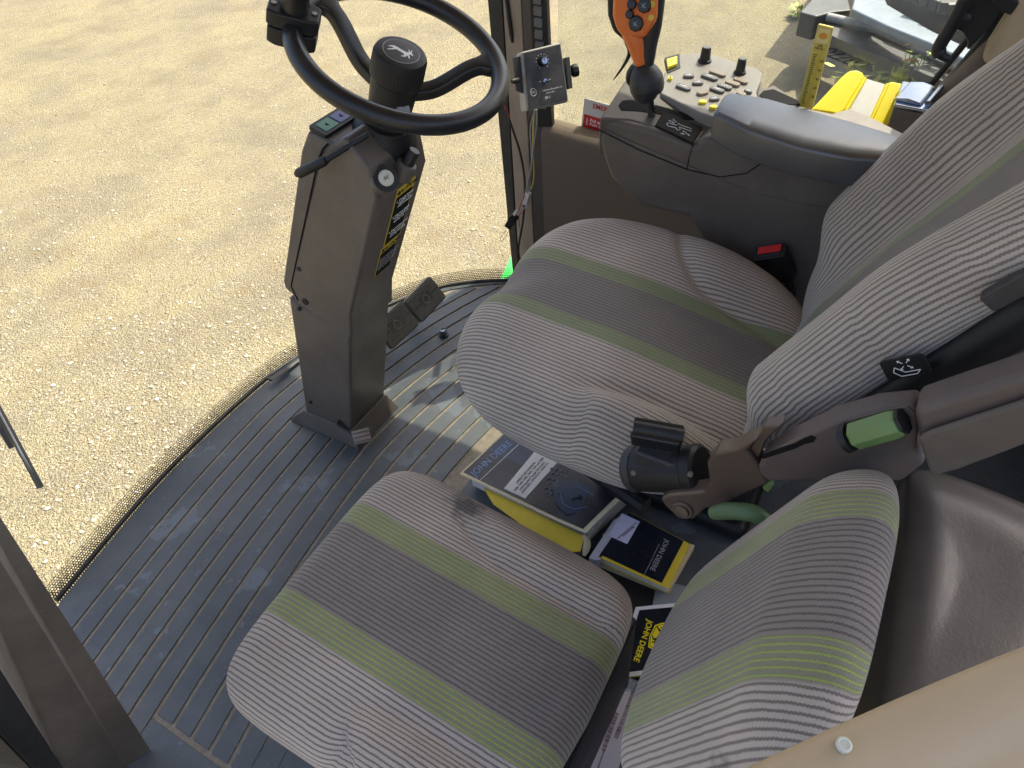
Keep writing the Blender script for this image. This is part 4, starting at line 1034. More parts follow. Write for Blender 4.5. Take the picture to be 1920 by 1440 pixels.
# armrest: loft along its length
XL_, zt = 1.375, .848
secs = []
topn = [(1346, 213), (1400, 240), (1500, 273), (1600, 292), (1680, 297), (1740, 296)]   # near top edge
topf = [(1372, 172), (1440, 182), (1520, 204), (1600, 226), (1700, 258), (1760, 280)]   # far top edge
for (a, b), (c, d) in zip(topn, topf):
    pn_ = PZ(a, b, zt); pf_ = PZ(c, d, zt+.004)
    dn = Vector((0, 0, -.060)); 
    secs.append([pn_+Vector((0, 0, -.006)), lerp(pn_, pf_, .06), lerp(pn_, pf_, .25)+Vector((0, 0, .004)), lerp(pn_, pf_, .7)+Vector((0, 0, .005)), lerp(pn_, pf_, .94)+Vector((0, 0, .001)), pf_+Vector((0, 0, -.008)),
                 pf_+dn, lerp(pn_, pf_, .5)+dn, pn_+dn+Vector((.004, 0, 0)), pn_+Vector((-.001, 0, -.03))])
first = [lerp(p, sum(secs[0], Vector())/10, .12)+Vector((0, .010, -.002)) for p in secs[0]]
o = obj('armrest', loft([first]+secs), ARMR, cn, ang=50, bevel=.004, seg=3)
# textured rear shelf between armrest and wall
shf = [(1500, 200), (1560, 212), (1590, 203), (1600, 204), (1640, 222), (1720, 262), (1700, 290), (1560, 250)]
obj('rear_shelf', slab([PZ(*p, .79) for p in shf], (0, 0, -.12)), plastic('grained_shelf', rgb(.27, .235, .20), .5, .9, 160), cn, bevel=.008, seg=3)
# ash tray box
at_ = thing('ashtray', PX(1715, 220, 1.60), 'brown ashtray box with shiny chrome lid beside the side window', 'ashtray')
az = .80
tq = [(1682, 160), (1758, 170), (1744, 220), (1672, 203)]
tp_ = [PZ(*p, az) for p in [(1690, 158), (1764, 172), (1744, 216), (1674, 202)]]
obj('box_body', slab([lerp(p, sum(tp_, Vector())/4, .03) for p in tp_], (0, 0, -.09)), CONSOLE, at_, bevel=.005, seg=3)
ct = sum(tp_, Vector())/4
rim_ = obj('chrome_frame', slab([p+Vector((0, 0, .008)) for p in tp_], (0, 0, -.009)), CHROME, at_, bevel=.004, seg=3)
ux = (tp_[1]-tp_[0]).normalized(); uy = (tp_[3]-tp_[0]).normalized()
M = frame(ct+Vector((0, 0, .008)), (0, 0, 1), ux)
w_ = (tp_[1]-tp_[0]).length; h_ = (tp_[3]-tp_[0]).length
lidp = [(-.5*w_*.72, 0), (-.4*w_*.72, .006), (0, .010), (.4*w_*.72, .006), (.5*w_*.72, 0)]
obj('chrome_lid', T(M @ at(-.006, 0, 0), prism(lidp, -h_*.38, h_*.38, Matrix(((1, 0, 0, 0), (0, 0, 1, 0), (0, 1, 0, 0), (0, 0, 0, 1))))), CHROME, at_, bevel=.001, ang=60)
obj('lid_grip', tube([M @ Vector((w_*.39, -h_*.36, .006)), M @ Vector((w_*.39, h_*.36, .006))], .006, 12), CHROME, at_)
# yellow tray with white panel
yt = thing('yellow_tray', PX(1600, 200, 1.62), 'bright yellow plastic tray with a white label strip leaning by the side window', 'tray')
yn = Vector((-.55, -.25, .80)).normalized(); yo = PZ(1610, 200, .765)
def yp(a, b, h=0): return PP(a, b, yo+yn*h, yn)
left = [(1520, 206), (1552, 172), (1580, 142), (1592, 132), (1608, 130), (1620, 136), (1621, 145), (1584, 206), (1572, 216), (1560, 212)]
obj('left_flank', slab([yp(*p, .010) for p in left], -yn*.012), YEL, yt, bevel=.005, seg=3)
obj('raised_rib', tube([yp(1622, 147, .008), yp(1586, 208, .008)], .0045, 10), YEL, yt)
obj('white_panel', slab([yp(*p, .003) for p in [(1624, 147), (1660, 158), (1626, 232), (1588, 212)]], -yn*.006), WHITE, yt, bevel=.001)
right = [(1660, 158), (1672, 152), (1700, 158), (1690, 200), (1668, 232), (1650, 245), (1626, 232)]
obj('right_flank', slab([yp(*p, .006) for p in right], -yn*.012), YEL, yt, bevel=.004, seg=3)
obj('raised_rib', tube([yp(1664, 158, .006), yp(1630, 232, .006)], .004, 10), YEL, yt)
# yellow gauge
gg = thing('yellow_gauge', PX(1512, 198, 1.58), 'upright yellow scale gauge with black tick marks standing by the side window', 'gauge')
gx = 1.585
ga, gb_, gc, gd = PX(1495, 200, gx), PX(1523, 205, gx), PX(1563, 52, gx), PX(1534, 45, gx)
gn = (gb_-ga).cross(gd-ga).normalized(); gn = gn if gn.dot(CC-ga) > 0 else -gn
obj('gauge_body', slab([ga, gb_, gc, gd], -gn*.008), plastic('gauge_yellow', rgb(.62, .50, .10), .45, .1, dirt=.05), gg, bevel=.0025, seg=2)
gux = ((gb_-ga)+(gc-gd)).normalized(); G0 = lerp(ga, gb_, .5); GL = (lerp(gd, gc, .5)-G0).length
mgg = frame(G0, gn, gux); gw = (gb_-ga).length
sg = 1 if (mgg.to_3x3() @ Vector((0, 1, 0))).dot(gd-ga) > 0 else -1
gy_ = ((lerp(gd, gc, .5)-G0)); skew = (mgg.inverted().to_3x3() @ gy_)
def gpt(u, v): return (u*gw*.5+skew.x*v, skew.y*v)
def gq(u0, u1, v0, v1, mat, nm, parent, h=.0008):
    return obj(nm, prism([gpt(u0, v0), gpt(u1, v0), gpt(u1, v1), gpt(u0, v1)], .0002, h, mgg), mat, parent, smooth=False)
gq(-.75, .75, .80, .965, plastic('pale_label', rgb(.70, .62, .25), .5), 'header_field', gg)
obj('oval_badge', prism([(gpt(0, .885)[0]+.0085*math.cos(a), gpt(0, .885)[1]+.006*math.sin(a)) for a in [2*math.pi*k/24 for k in range(24)]], .0008, .0014, mgg), plastic('badge_orange', rgb(.65, .30, .02), .5), gg, smooth=False)
gq(.12, .35, .02, .70, YELD, 'sight_strip', gg)
tk = []
for i in range(26):
    v = .06+.60*(i/25)**.92; u1 = -.10 if i % 5 == 0 else -.25
    tk.append(prism([gpt(-.62, v), gpt(u1, v), gpt(u1, v+.006), gpt(-.62, v+.006)], .0002, .0009, mgg))
obj('tick_marks', join(*tk), INK, gg, smooth=False)
for i, s in enumerate(('60', '50', '40', '30', '20')):
    x, y = gpt(.62, .60-.11*i); text('number', s, .007, mgg @ at(x, y, .0008), INK, gg, ext=.0001)
x, y = gpt(.0, .755); text('heading', 'LBS.\nPER BU.', .0060, mgg @ at(x, y, .0008), INK, gg, ext=.0001)

# ---- control lever
cl = thing('control_lever', dk_(1222, 205), 'orange and black multifunction joystick lever rising from the console slot', 'joystick')
XJ = 1.33
def j(a, b, X=XJ): return PX(a, b, X)
obj('shaft', tube([dk_(1222, 216, .0), j(1213, 150)], .0085, 20), CHROME, cl)
def blob(pts_r, n=20, flat=.9):
    P_ = smooth_path([p for p, r in pts_r], 5); rr = []
    for i in range(len(pts_r)-1):
        for k in range(5): t = k/5; rr.append(pts_r[i][1]*(1-t)+pts_r[i+1][1]*t)
    rr.append(pts_r[-1][1]); return tube(P_, rr, n, flat=flat)
obj('ball_boot', blob([(j(1220, 188), .013), (j(1216, 178), .030), (j(1214, 165), .036), (j(1211, 150), .036), (j(1207, 135), .030), (j(1204, 122), .020), (j(1203, 116), .012)], 28), RUBBER, cl, ang=60)
obj('boot_flap', blob([(j(1192, 120), .010), (j(1184, 135), .014), (j(1182, 150), .013), (j(1190, 165), .006)], 14, .6), RUBBER, cl)
obj('grip_back', blob([(j(1207, 135), .014), (j(1212, 110), .016), (j(1216, 80), .017), (j(1222, 45), .019), (j(1226, 0), .020), (j(1228, -30), .018)], 24), RUBBER, cl, ang=0)
obj('grip_neck', blob([(j(1201, 122, 1.318), .010), (j(1196, 100, 1.318), .014), (j(1192, 80, 1.318), .018), (j(1185, 60, 1.318), .020), (j(1180, 40, 1.318), .016)], 20), ORANGE, cl, ang=0)
head = [(1148, 0), (1149, -45), (1175, -75), (1230, -70), (1232, -20), (1230, 40), (1214, 62), (1208, 74), (1190, 72), (1172, 74), (1155, 58), (1147, 30)]
hp_ = obj('orange_head', slab([j(*p, 1.300) for p in head], (.030, .006, -.006)), ORANGE, cl, bevel=.010, seg=4)
rimh = [(1140, 20), (1141, -45), (1170, -85), (1210, -85)]
obj('black_side', slab([j(*p, 1.318) for p in [(1137, -10), (1140, -60), (1170, -95), (1180, -60), (1165, 40), (1185, 75), (1168, 78), (1148, 60), (1138, 30)]], (.028, .004, 0)), BLACK, cl, bevel=.008, seg=4)
hn = (-Vector((1, .1, -.3))).normalized()
mh = lambda a, b, X=1.299: frame(j(a, b, X), (-.93, -.15, .25))
for a, b, r_ in ((1193, 44, .0135), (1209, 10, .0125), (1181, 27, .0075), (1185, 8, .0085), (1190, -10, .007)):
    kb = obj('thumb_button', lathe([(r_*1.05, -.002), (r_*1.05, .002), (r_*.9, .008), (r_*.5, .0085)], mh(a, b), 8 if r_ > .01 else 18), GLOSSBLK, cl, bevel=.0008)
    if r_ > .01: obj('button_symbol', join(bar2((-.004, .004), (.004, -.002), .0012, mh(a, b) @ at(0, 0, .0086), .0003), bar2((-.002, -.004), (.003, .004), .0010, mh(a, b) @ at(0, 0, .0086), .0003)), GREYW, kb, smooth=False)
obj('yellow_symbol', lathe([(.0052, 0), (.0052, .0012)], mh(1223, 8), 16), YELD, cl); obj('yellow_symbol', lathe([(.0052, 0), (.0052, .0012)], mh(1221, 33), 16), YELD, cl)
obj('trigger', tube(smooth_path([j(1174, 76), j(1181, 90), j(1179, 105), j(1168, 125), j(1156, 142), j(1150, 150)], 4), [.006, .0075, .008, .008, .0078, .0075, .007, .0068, .0065, .006, .0055, .005, .0045, .004, .0038, .0034, .003, .0025, .002, .0018, .0015], 10, flat=.6), BLACK, cl)

# ================================================================ CONTROL BOX ON THE PILLAR
bx = thing('control_box', PX(1020, 150, 1.56), 'small grey control box with black face, dial and toggle clamped to the right pillar', 'control box')
bc = [PX(1003, 90, 1.545), PX(1053, 80, 1.56), PX(1064, 192, 1.58), PX(992, 206, 1.565)]
o0 = PX(978, 100, 1.54)
c4 = [(978, 97), (1052, 79), (1067, 191), (988, 209)]
bn = Vector((-.55, -.72, .42)).normalized(); bo = PX(1020, 145, 1.55)
def b_(a, b, h=0): return PP(a, b, bo+bn*h, bn)
face = [b_(*p) for p in c4]
obj('case', slab([p for p in face], -bn*.045), plastic('grey_case', rgb(.30, .29, .26), .5), bx, bevel=.006, seg=3)
bux = ((face[1]-face[0])+(face[2]-face[3])).normalized(); M = frame(sum(face, Vector())/4, bn, bux)
inv = M.inverted(); lf = [inv @ p for p in face]
inn = [(p.x*.90, p.y*.92) for p in lf]
obj('face_plate', prism([(p.x*.95, p.y*.96) for p in lf], 0, .0022, M), plastic('face_rim', rgb(.16, .16, .15), .4), bx, bevel=.001)
fpn = obj('black_face', prism(inn, .0022, .0036, M), FACEBLK, bx, smooth=False)
def bl(a, b): q_ = inv @ b_(a, b, .0036); return q_.x, q_.y
dx, dy = bl(1017, 115)
dk1 = obj('dial', lathe([(.0115, .0036), (.011, .010), (.010, .016)], M @ at(dx, dy, 0), 24), BLACK, bx, bevel=.0005)
obj('dial_cap', lathe([(.0078, .016), (.0075, .0185), (.003, .0188)], M @ at(dx, dy, 0), 24), CHROME, dk1)
obj('dial_pointer', box(.001, .008, .0004, M @ at(dx, dy+.003, .0190)), INK, dk1)
obj('dial_scale', join(*[bar2((dx+.015*math.cos(t), dy+.015*math.sin(t)), (dx+.0175*math.cos(t), dy+.0175*math.sin(t)), .0012, M @ at(0, 0, .0036), .0003) for t in [R(-50+28*k) for k in range(11)]]), PRINT, bx, smooth=False)
dx, dy = bl(1022, 152)
obj('toggle_nut', lathe([(.0055, .0036), (.0055, .0065)], M @ at(dx, dy, 0), 6), CHROME, bx)
obj('toggle', tube([M @ Vector((dx, dy, .006)), M @ Vector((dx+.001, dy-.004, .016))], [.0018, .0026], 10), CHROME, bx)
for s in (-1, 1): text('switch_mark', 'ON' if s < 0 else 'OFF', .0035, M @ at(dx+.013*s, dy+.001, .0039), PRINT, bx, ext=.0001)
dx, dy = bl(1000, 173)
obj('round_logo', tube([M @ Vector((dx+.0078*math.cos(t), dy+.0085*math.sin(t), .0039)) for t in [2*math.pi*k/32 for k in range(32)]], .0005, 5, closed=True), PRINT, bx)
text('logo_letters', 'DE', .0085, M @ at(dx, dy, .0039), PRINT, bx, ext=.0001)
dx, dy = bl(1036, 166); text('maker_name', 'Dohrmann Enterprises, Inc.', .0052, M @ at(dx, dy, .0039), PRINT, bx, ext=.0001, sx=.92)
dx, dy = bl(1032, 173); text('phone_number', '320-252-9665', .0040, M @ at(dx, dy, .0039), PRINT, bx, ext=.0001)
dx, dy = bl(1027, 183); text('model_mark', 'SP-1', .0085, M @ at(dx, dy, .0039), PRINT, bx, ext=.0001)
obj('bracket_left', slab([b_(*p, -.012) for p in [(962, 108), (984, 103), (994, 180), (968, 170)]], -bn*.006), DARK, bx, bevel=.001)
obj('bracket_right', slab([b_(*p, -.006) for p in [(1060, 108), (1068, 106), (1074, 165), (1066, 167)]], -bn*.03), DARK, bx, bevel=.001)
wk = b_(1070, 134, -.02); obj('wing_knob', lathe([(.009, 0), (.015, .004), (.0165, .010), (.0155, .018), (.008, .020)], frame(wk, bux+bn*.15), 8), BLACK, bx, bevel=.0015)
wk = b_(972, 150, -.01); obj('mount_stud', lathe([(.006, 0), (.007, .01), (.005, .02)], frame(wk, -bux+bn*.3), 10), BLACK, bx)
obj('mount_arm', box(.10, .025, .012, frame(lerp(b_(1000, 130, -.05), PX(990, 130, 1.73), .45), (PX(990, 130, 1.73)-b_(1000, 130, -.05)).cross(Vector((0, 0, 1))), PX(990, 130, 1.73)-b_(1000, 130, -.05))), DARK, bx, bevel=.002)

hn_ = thing('wire_harness', PX(960, 430, 1.6), 'loose grey and yellow wires ending in two plugs below the control box', 'cable')
def wire(nm, pts, r, mat, X=1.60):
    return obj(nm, tube(smooth_path([PX(a, b, X+dx_) for a, b, dx_ in pts], 6), r, 8), mat, hn_)
wire('grey_wire', [(1006, 205, 0), (1006, 235, .02), (1002, 262, .03), (996, 310, .04), (988, 350, .04), (984, 368, .04)], .0022, GREYW)
wire('grey_wire', [(1003, 205, 0), (994, 245, .02), (997, 300, .045), (991, 345, .045), (988, 364, .04)], .0020, GREYW)
wire('yellow_wire', [(1002, 205, 0), (1000, 232, .03), (999, 280, .05), (1001, 330, .05), (996, 355, .04)], .0018, YWIRE)
wire('dark_wire', [(1000, 205, 0), (993, 225, .03), (992, 260, .05), (999, 300, .05)], .0018, BLACK)
wire('black_wire', [(948, 205, .11), (962, 245, .11), (976, 290, .11), (984, 345, .11), (981, 410, .11), (972, 470, .11), (982, 505, .12)], .0035, RUBBER)
wire('red_wire', [(946, 198, .11), (956, 222, .11)], .0022, RED)
wire('red_wire', [(982, 395, .04), (973, 405, .05), (974, 425, .08)], .0016, RED)
wp = PX(988, 372, 1.64); wd = (PX(993, 357, 1.64)-PX(983, 389, 1.64)).normalized()
wpl = obj('white_plug', box(.018, .014, .040, frame(wp, wd, (1, 0, 0))), WHITE, hn_, bevel=.002)
wp = PX(959, 415, 1.62); wd = (PX(971, 396, 1.62)-PX(947, 436, 1.62)).normalized()
bp_ = obj('black_plug', join(box(.026, .020, .045, frame(wp, wd, (1, 0, 0))), box(.030, .024, .012, frame(wp+wd*.014, wd, (1, 0, 0)))), BLACK, hn_, bevel=.002)
obj('plug_latch', box(.012, .008, .02, frame(PX(967, 398, 1.61), wd, (1, 0, 0))), WHITE, bp_, bevel=.001)
obj('thin_wire_loop', tube(smooth_path([PX(a, b, 1.62) for a, b in [(950, 432), (944, 438), (938, 448), (941, 452), (948, 444), (953, 434)]], 4), .0008, 5), STEEL, hn_)
for p in (((984, 366), (972, 394)), ((986, 388), (968, 396)), ((990, 386), (972, 398))):
    obj('connector_wire', tube([PX(*p[0], 1.63), PX(*p[1], 1.62)], .0016, 6), rnd.choice((GREYW, RED, RED)), hn_)

# ---- emergency exit sticker on the side glass
es = thing('emergency_exit_sticker', PX(1110, 215, 1.77), 'white and red emergency exit sticker on the side window behind the console', 'sticker')
sn_ = Vector((-1, 0, 0)); s0 = PX(1096, 184, 1.768)
s_up = (PX(1095, 184, 1.768)-PX(1089, 238, 1.768)).normalized(); s_rt = Vector((0, -s_up.z, s_up.y))
Ms = Matrix(((0, 0, -1, s0.x), (s_rt.y, s_up.y, 0, s0.y), (s_rt.z, s_up.z, 0, s0.z), (0, 0, 0, 1)))
if s_rt.dot(PX(1125, 203, 1.768)-s0) < 0: print('STICKER flipped')
hgt = (PX(1095, 184, 1.768)-PX(1089, 238, 1.768)).length
obj('sheet', prism([(0, -hgt), (.16, -hgt), (.16, 0), (0, 0)], 0, .0008, Ms), WHITE, es, smooth=False)
obj('red_field', prism([(.004, -hgt*.96), (.156, -hgt*.96), (.156, -hgt*.52), (.004, -hgt*.52)], .0008, .0012, Ms), REDM, es, smooth=False)
text('heading', 'EMERGENCY\nEXIT', .0185, Ms @ at(.080, -hgt*.26, .0012), REDM, es, ext=.0002, bold=.0004, lsp=.8)
text('instructions', '1. Pull tag\n2. Push on glass', .0125, Ms @ at(.012, -hgt*.74, .0014), PRINT, es, ext=.0002, align='LEFT', bold=.0003, lsp=.85)

# ---- wiper outside the windscreen
wi = thing('wiper', PZ(40, 850, .1), 'black wiper blade outside the windscreen at the left edge', 'wiper')
w0, w1 = PZ(-60, 660, .35), PZ(76, 914, .12)
wdir = (w1-w0).normalized()
obj('blade', tube([w0, w1], .0075, 4, flat=1.2), RUBBER, wi)
obj('blade_spine', tube([w0+Vector((0, .0, .008)), lerp(w0, w1, .6)+Vector((0, 0, .010)), w1+Vector((0, 0, .006))-wdir*.02], .0025, 6), GREYW, wi)
obj('arm', tube([PZ(-60, 690, .35), PZ(-5, 790, .25), PZ(22, 840, .2)], [.010, .009, .006], 8), RUBBER, wi)

# ================================================================ BOOKS AND PAPERS
def flat_frame(pa, pb, pd, z, zb=None):
    """frame from pixel corners on a plane: origin a, x towards b, y towards d"""
    a, b, d = PZ(*pa, z), PZ(*pb, z), PZ(*pd, z); return a, b, d
# large manual: corners in the photo (cover top face)
A, B, C_, D_ = (862, 888), (950, 806), (1186, 918), (1098, 1004)
zt_ = .066
a, b, c, d = [PZ(*p, zt_) for p in (A, B, C_, D_)]
mb_ = thing('operator_manual', (a+c)/2-Vector((0, 0, zt_)), 'thick dark blue operator manual with white sticker and key picture, lying on the mat', 'book')
mb_.location = (a+b+c+d)/4-Vector((0, 0, .06)); ORG[mb_.name] = mb_.location.copy()
ex = ((c-b)+(d-a)).normalized(); ey = ((b-a)+(c-d)); ey = (ey-ex*ey.dot(ex)).normalized(); ez = ex.cross(ey)
ez = ez if ez.z > 0 else -ez
ctr = (a+b+c+d)/4; bw = ((c-b).length+(d-a).length)/2; bh = ((b-a).length+(c-d).length)/2
ey = ez.cross(ex)
Mb = Matrix(((ex.x, ey.x, ez.x, ctr.x), (ex.y, ey.y, ez.y, ctr.y), (ex.z, ey.z, ez.z, ctr.z), (0, 0, 0, 1)))
Mbi = Mb.inverted()
def bk(p, h=0): q_ = Mbi @ PP(*p, Mb @ Vector((0, 0, h)), ez); return q_.x, q_.y
cor = [bk(p) for p in (A, B, C_, D_)]
def blerp(u, v):   # u along A->D, v along A->B
    pa_ = Vector(cor[0]).lerp(Vector(cor[3]), u); pb_ = Vector(cor[1]).lerp(Vector(cor[2]), u); r_ = pa_.lerp(pb_, v); return (r_.x, r_.y)
def bquad(u0, u1, v0, v1): return [blerp(u0, v0), blerp(u0, v1), blerp(u1, v1), blerp(u1, v0)]
bend = lambda u, v: .004*math.sin(u*7+v*3)*(u**2)+.006*u*u
def cover(u0, u1, v0, v1, h0, h1, nn=18):
    top = [Vector((*blerp(u0+(u1-u0)*i/nn, v0+(v1-v0)*k/6), h1+bend(u0+(u1-u0)*i/nn, v0+(v1-v0)*k/6))) for k in range(7) for i in range(nn+1)]
    bot = [p-Vector((0, 0, h1-h0)) for p in top]; N = nn+1; f = []
    for k in range(6):
        for i in range(nn): q_ = (k*N+i, k*N+i+1, (k+1)*N+i+1, (k+1)*N+i); f.append(q_); f.append(tuple(x+7*N for x in q_[::-1]))
    for i in range(nn): f.append((i, i+1, i+1+7*N, i+7*N)); f.append((6*N+i, 6*N+i+1, 13*N+i+1, 13*N+i))
    for k in range(6): f.append((k*N, (k+1)*N, (k+8)*N, (k+7)*N)); f.append((k*N+nn, (k+1)*N+nn, (k+8)*N+nn, (k+7)*N+nn))
    return T(Mb, (top+bot, f))
obj('pages', prism(bquad(.05, .985, .10, .98), -.055, -.0015, Mb), PAPER, mb_, bevel=.002)
cv = obj('cover', cover(0, 1, 0, 1, -.0012, .0), PAPER2, mb_, label='cover with worn cream edges')
obj('dark_print', cover(.012, .965, .045, .965, .0, .0006), COVERBLK, cv)
obj('navy_picture', cover(.02, .50, .55, .955, .0006, .0008), COVERNAVY, cv)
def on(u, v, h=.001): x, y = blerp(u, v); return (x, y, h+bend(u, v))
du = Vector((*blerp(.5, 1), 0))-Vector((*blerp(.5, 0), 0)); angb = math.atan2(du.y, du.x)
_ta, _tb = Vector(bk((886, 891))), Vector(bk((958, 829)))
_an = math.atan2((_tb-_ta).y, (_tb-_ta).x); _tm = (_ta+_tb)/2
text('book_title', 'JOHN DEERE', .04, Mb @ at(_tm.x, _tm.y, .0012) @ Matrix.Rotation(_an, 4, 'Z'), BLUEINK, cv, ext=.0003, fit=(_tb-_ta).length, hfac=1.15)
obj('title_rule', prism([blerp(.155, .05), blerp(.155, .96), blerp(.159, .96), blerp(.159, .05)], .0014, .0018, Mb), PRINT, cv, smooth=False)
stk = [(945, 917), (1003, 847), (1048, 865), (985, 936)]
sk_ = obj('white_sticker', prism([bk(p) for p in stk], .0012, .0028, Mb), PAPER, cv, bevel=.0005)
sa, sb2 = Vector(bk((965, 926))), Vector(bk((1026, 856))); sd2 = sb2-sa; an = math.atan2(sd2.y, sd2.x)
sm_ = Vector(bk((995, 892)))
text('sticker_text', "OPERATOR'S MANUAL\n7200, 7300, 7400, 7500, 7700 and 7800\nSelf-Propelled Forage Harvesters\n(ENGLISH)  OMZ93147  ISSUE G1", .0092, Mb @ at(sm_.x, sm_.y, .0030) @ Matrix.Rotation(an, 4, 'Z'), INK, sk_, ext=.0002, sx=.85, lsp=1.0)
# dimpled key fob picture: printed relief built as low bumps
g = []
for i in range(9):
    for k in range(6):
        px_, py_ = 1034+i*9-k*2.5+(k % 2)*4, 880+k*9+i*2.2
        if 1034+i*9 > 1115 or py_ > 945: continue
        q_ = bk((px_, py_)); g.append(lathe([(.0042, .0007), (.0036, .0014), (.0018, .0019)], Mb @ at(q_[0], q_[1], bend(.6, .5)), 10))
obj('dimple_print', join(*g), plastic('dimple_blue', rgb(.03, .05, .10), .35, 0), cv)
fob = [(1034, 912), (1045, 903), (1090, 908), (1130, 925), (1152, 938), (1146, 948), (1120, 956), (1088, 965), (1062, 968), (1044, 950)]
fb2 = obj('key_fob_print', prism([bk(p) for p in fob], .004, .0068, Mb), COVERNAVY, cv, bevel=.001)
obj('fob_inset', tube([Mb @ Vector((*bk(p), .0070)) for p in [(1050, 925), (1085, 916), (1118, 935), (1108, 952), (1075, 958), (1056, 948)]], .0008, 5, closed=True), BLUEINK, fb2)
mdq = bk((1082, 938)); deer('deer_print', .030, Mb @ at(mdq[0], mdq[1], .0069) @ Matrix.Rotation(angb+R(-35), 4, 'Z'), INK, fb2)
obj('key_blade_print', prism([bk(p) for p in [(1088, 972), (1108, 964), (1122, 985), (1118, 992), (1104, 990), (1098, 978)]], .004, .0062, Mb), GREYW, cv, smooth=False)
# yellow booklet under it and the yellow spine fold
yb1 = thing('yellow_booklet', PZ(1040, 1000, .03), 'yellow booklet with curled cover poking out under the big manual', 'booklet')
pts = [(930, 938), (1095, 1004), (1103, 1022), (1098, 1045), (1070, 1046), (900, 950)]
yb_poly = [PZ(905, 912, .060), PZ(1096, 1006, .060), PZ(1088, 1034, .054), PZ(1050, 1036, .054), PZ(925, 945, .054)]
obj('cover', slab(yb_poly, (0, 0, -.003)), YELD, yb1, bevel=.001)
cm = [PZ(1092, 1004, .09), PZ(1104, 1012, .075), PZ(1100, 1035, .055)]
obj('curl', tube(smooth_path([PZ(1094, 1003, .060), PZ(1101, 1018, .055), PZ(1095, 1042, .045)], 5), [.003, .005, .006, .007, .008, .009, .009, .009, .008, .006, .004], 10, flat=.4), PAPER2, yb1)
obj('page_roll', tube([PZ(1092, 1022, .040), PZ(1070, 1056, .035)], [.014, .013], 16), DARK, yb1)
# stack of loose pages / second manual
def book(name, corners, z, th, covm, label, cat='book', edge=PAPER):
    P_ = [PZ(*p, z) for p in corners]; c0_ = sum(P_, Vector())/len(P_)
    t_ = thing(name, c0_-Vector((0, 0, th)), label, cat)
    obj('pages', slab([lerp(p, c0_, .02)-Vector((0, 0, .0015)) for p in P_], (0, 0, -th+.003)), edge, t_, bevel=.001)
    cv_ = obj('cover', slab(P_, (0, 0, -.0015)), covm, t_, bevel=.0004); obj('back_cover', slab([p-Vector((0, 0, th-.001)) for p in P_], (0, 0, -.0015)), YELD, t_)
    ex_ = (P_[3]-P_[0]).normalized(); M_ = frame(P_[0], (0, 0, 1), ex_)
    return t_, cv_, P_, M_
t2, cv2, P2, M2 = book('small_manual', [(1122, 1044), (1180, 960), (1294, 1020), (1252, 1104)], .06, .020, YELD, 'black and yellow operator manual lying upside down behind the thick manual')
def quad2(P_, u0, u1, v0, v1, h):
    f = lambda u, v: lerp(lerp(P_[0], P_[3], u), lerp(P_[1], P_[2], u), v)+Vector((0, 0, h))
    return [f(u0, v0), f(u1, v0), f(u1, v1), f(u0, v1)]
obj('black_print', slab(quad2(P2, -.0, .90, .05, .99, .0008), (0, 0, -.0006)), COVERBLK, cv2, smooth=False)
obj('lilac_label', slab([PZ(*p, .0615) for p in [(1140, 1004), (1166, 962), (1200, 978), (1176, 1020)]], (0, 0, -.0004)), LILAC, cv2, smooth=False)
def txt_px(nm, s, size, pa, pb, z, mat, parent, **k):
    """text centred between two pixel points, reading from a to b"""
    A_, B_ = PZ(*pa, z), PZ(*pb, z); return text(nm, s, size, frame((A_+B_)/2, (0, 0, 1), B_-A_), mat, parent, fit=(B_-A_).length, **k)
txt_px('label_text', "OPERATOR'S MANUAL\n4-Row, 6-Row Rotary Harvesting Units", .0075, (1194, 980), (1160, 1010), .0620, INK, cv2, sx=.8)
txt_px('book_title', 'JOHN DEERE', .030, (1251, 1012), (1222, 1070), .0616, GREYW, cv2, sx=.9)
obj('title_rule', tube([PZ(1236, 1020, .0616), PZ(1208, 1078, .0616)], .0005, 4), GREYW, cv2)
pg = [(1104, 1046), (1150, 975), (1168, 965), (1178, 975), (1125, 1050), (1115, 1050)]
loose = thing('page_bundle', PZ(1140, 1010, .05), 'ragged white page edges standing between the thick and the small manual', 'pages')
obj('sheets', slab([PZ(*p, .060) for p in pg], (0, 0, -.045)), plastic('grey_pages', rgb(.42, .41, .44), .7, .2), loose, bevel=.001)
t3 = thing('worn_magazine', PZ(1200, 1085, .02), 'worn cream edged magazine underneath the small manual', 'magazine')
obj('pages', slab([PZ(*p, .030) for p in [(1128, 1056), (1255, 1108), (1303, 1022), (1290, 1018), (1130, 1000)]], (0, 0, -.02)), PAPER2, t3, bevel=.001)
# storage bin floor and sides below the books
bn_ = thing('floor_bin', (.8, .3, 0), 'black open bin between the seats holding the manuals', 'storage bin')
bc_ = [(.62, .03), (.82, .03), (.82, .66), (.62, .66)]
obj('bin_floor', prism([(.58, .0), (.86, .0), (.86, .50), (.58, .50)], .004, .010), BLACK, bn_)
# papers to the right of it
sp_ = thing('grey_leaflet', PZ(1260, 1120, .015), 'crumpled grey leaflet half hidden behind the small manual', 'leaflet')
obj('sheet', slab([PZ(*p, .016) for p in [(1222, 1140), (1232, 1092), (1270, 1095), (1330, 1110), (1290, 1145)]], (0, 0, -.002)), plastic('grey_paper', rgb(.22, .25, .28), .6, .5, 120), sp_, bevel=.0005)
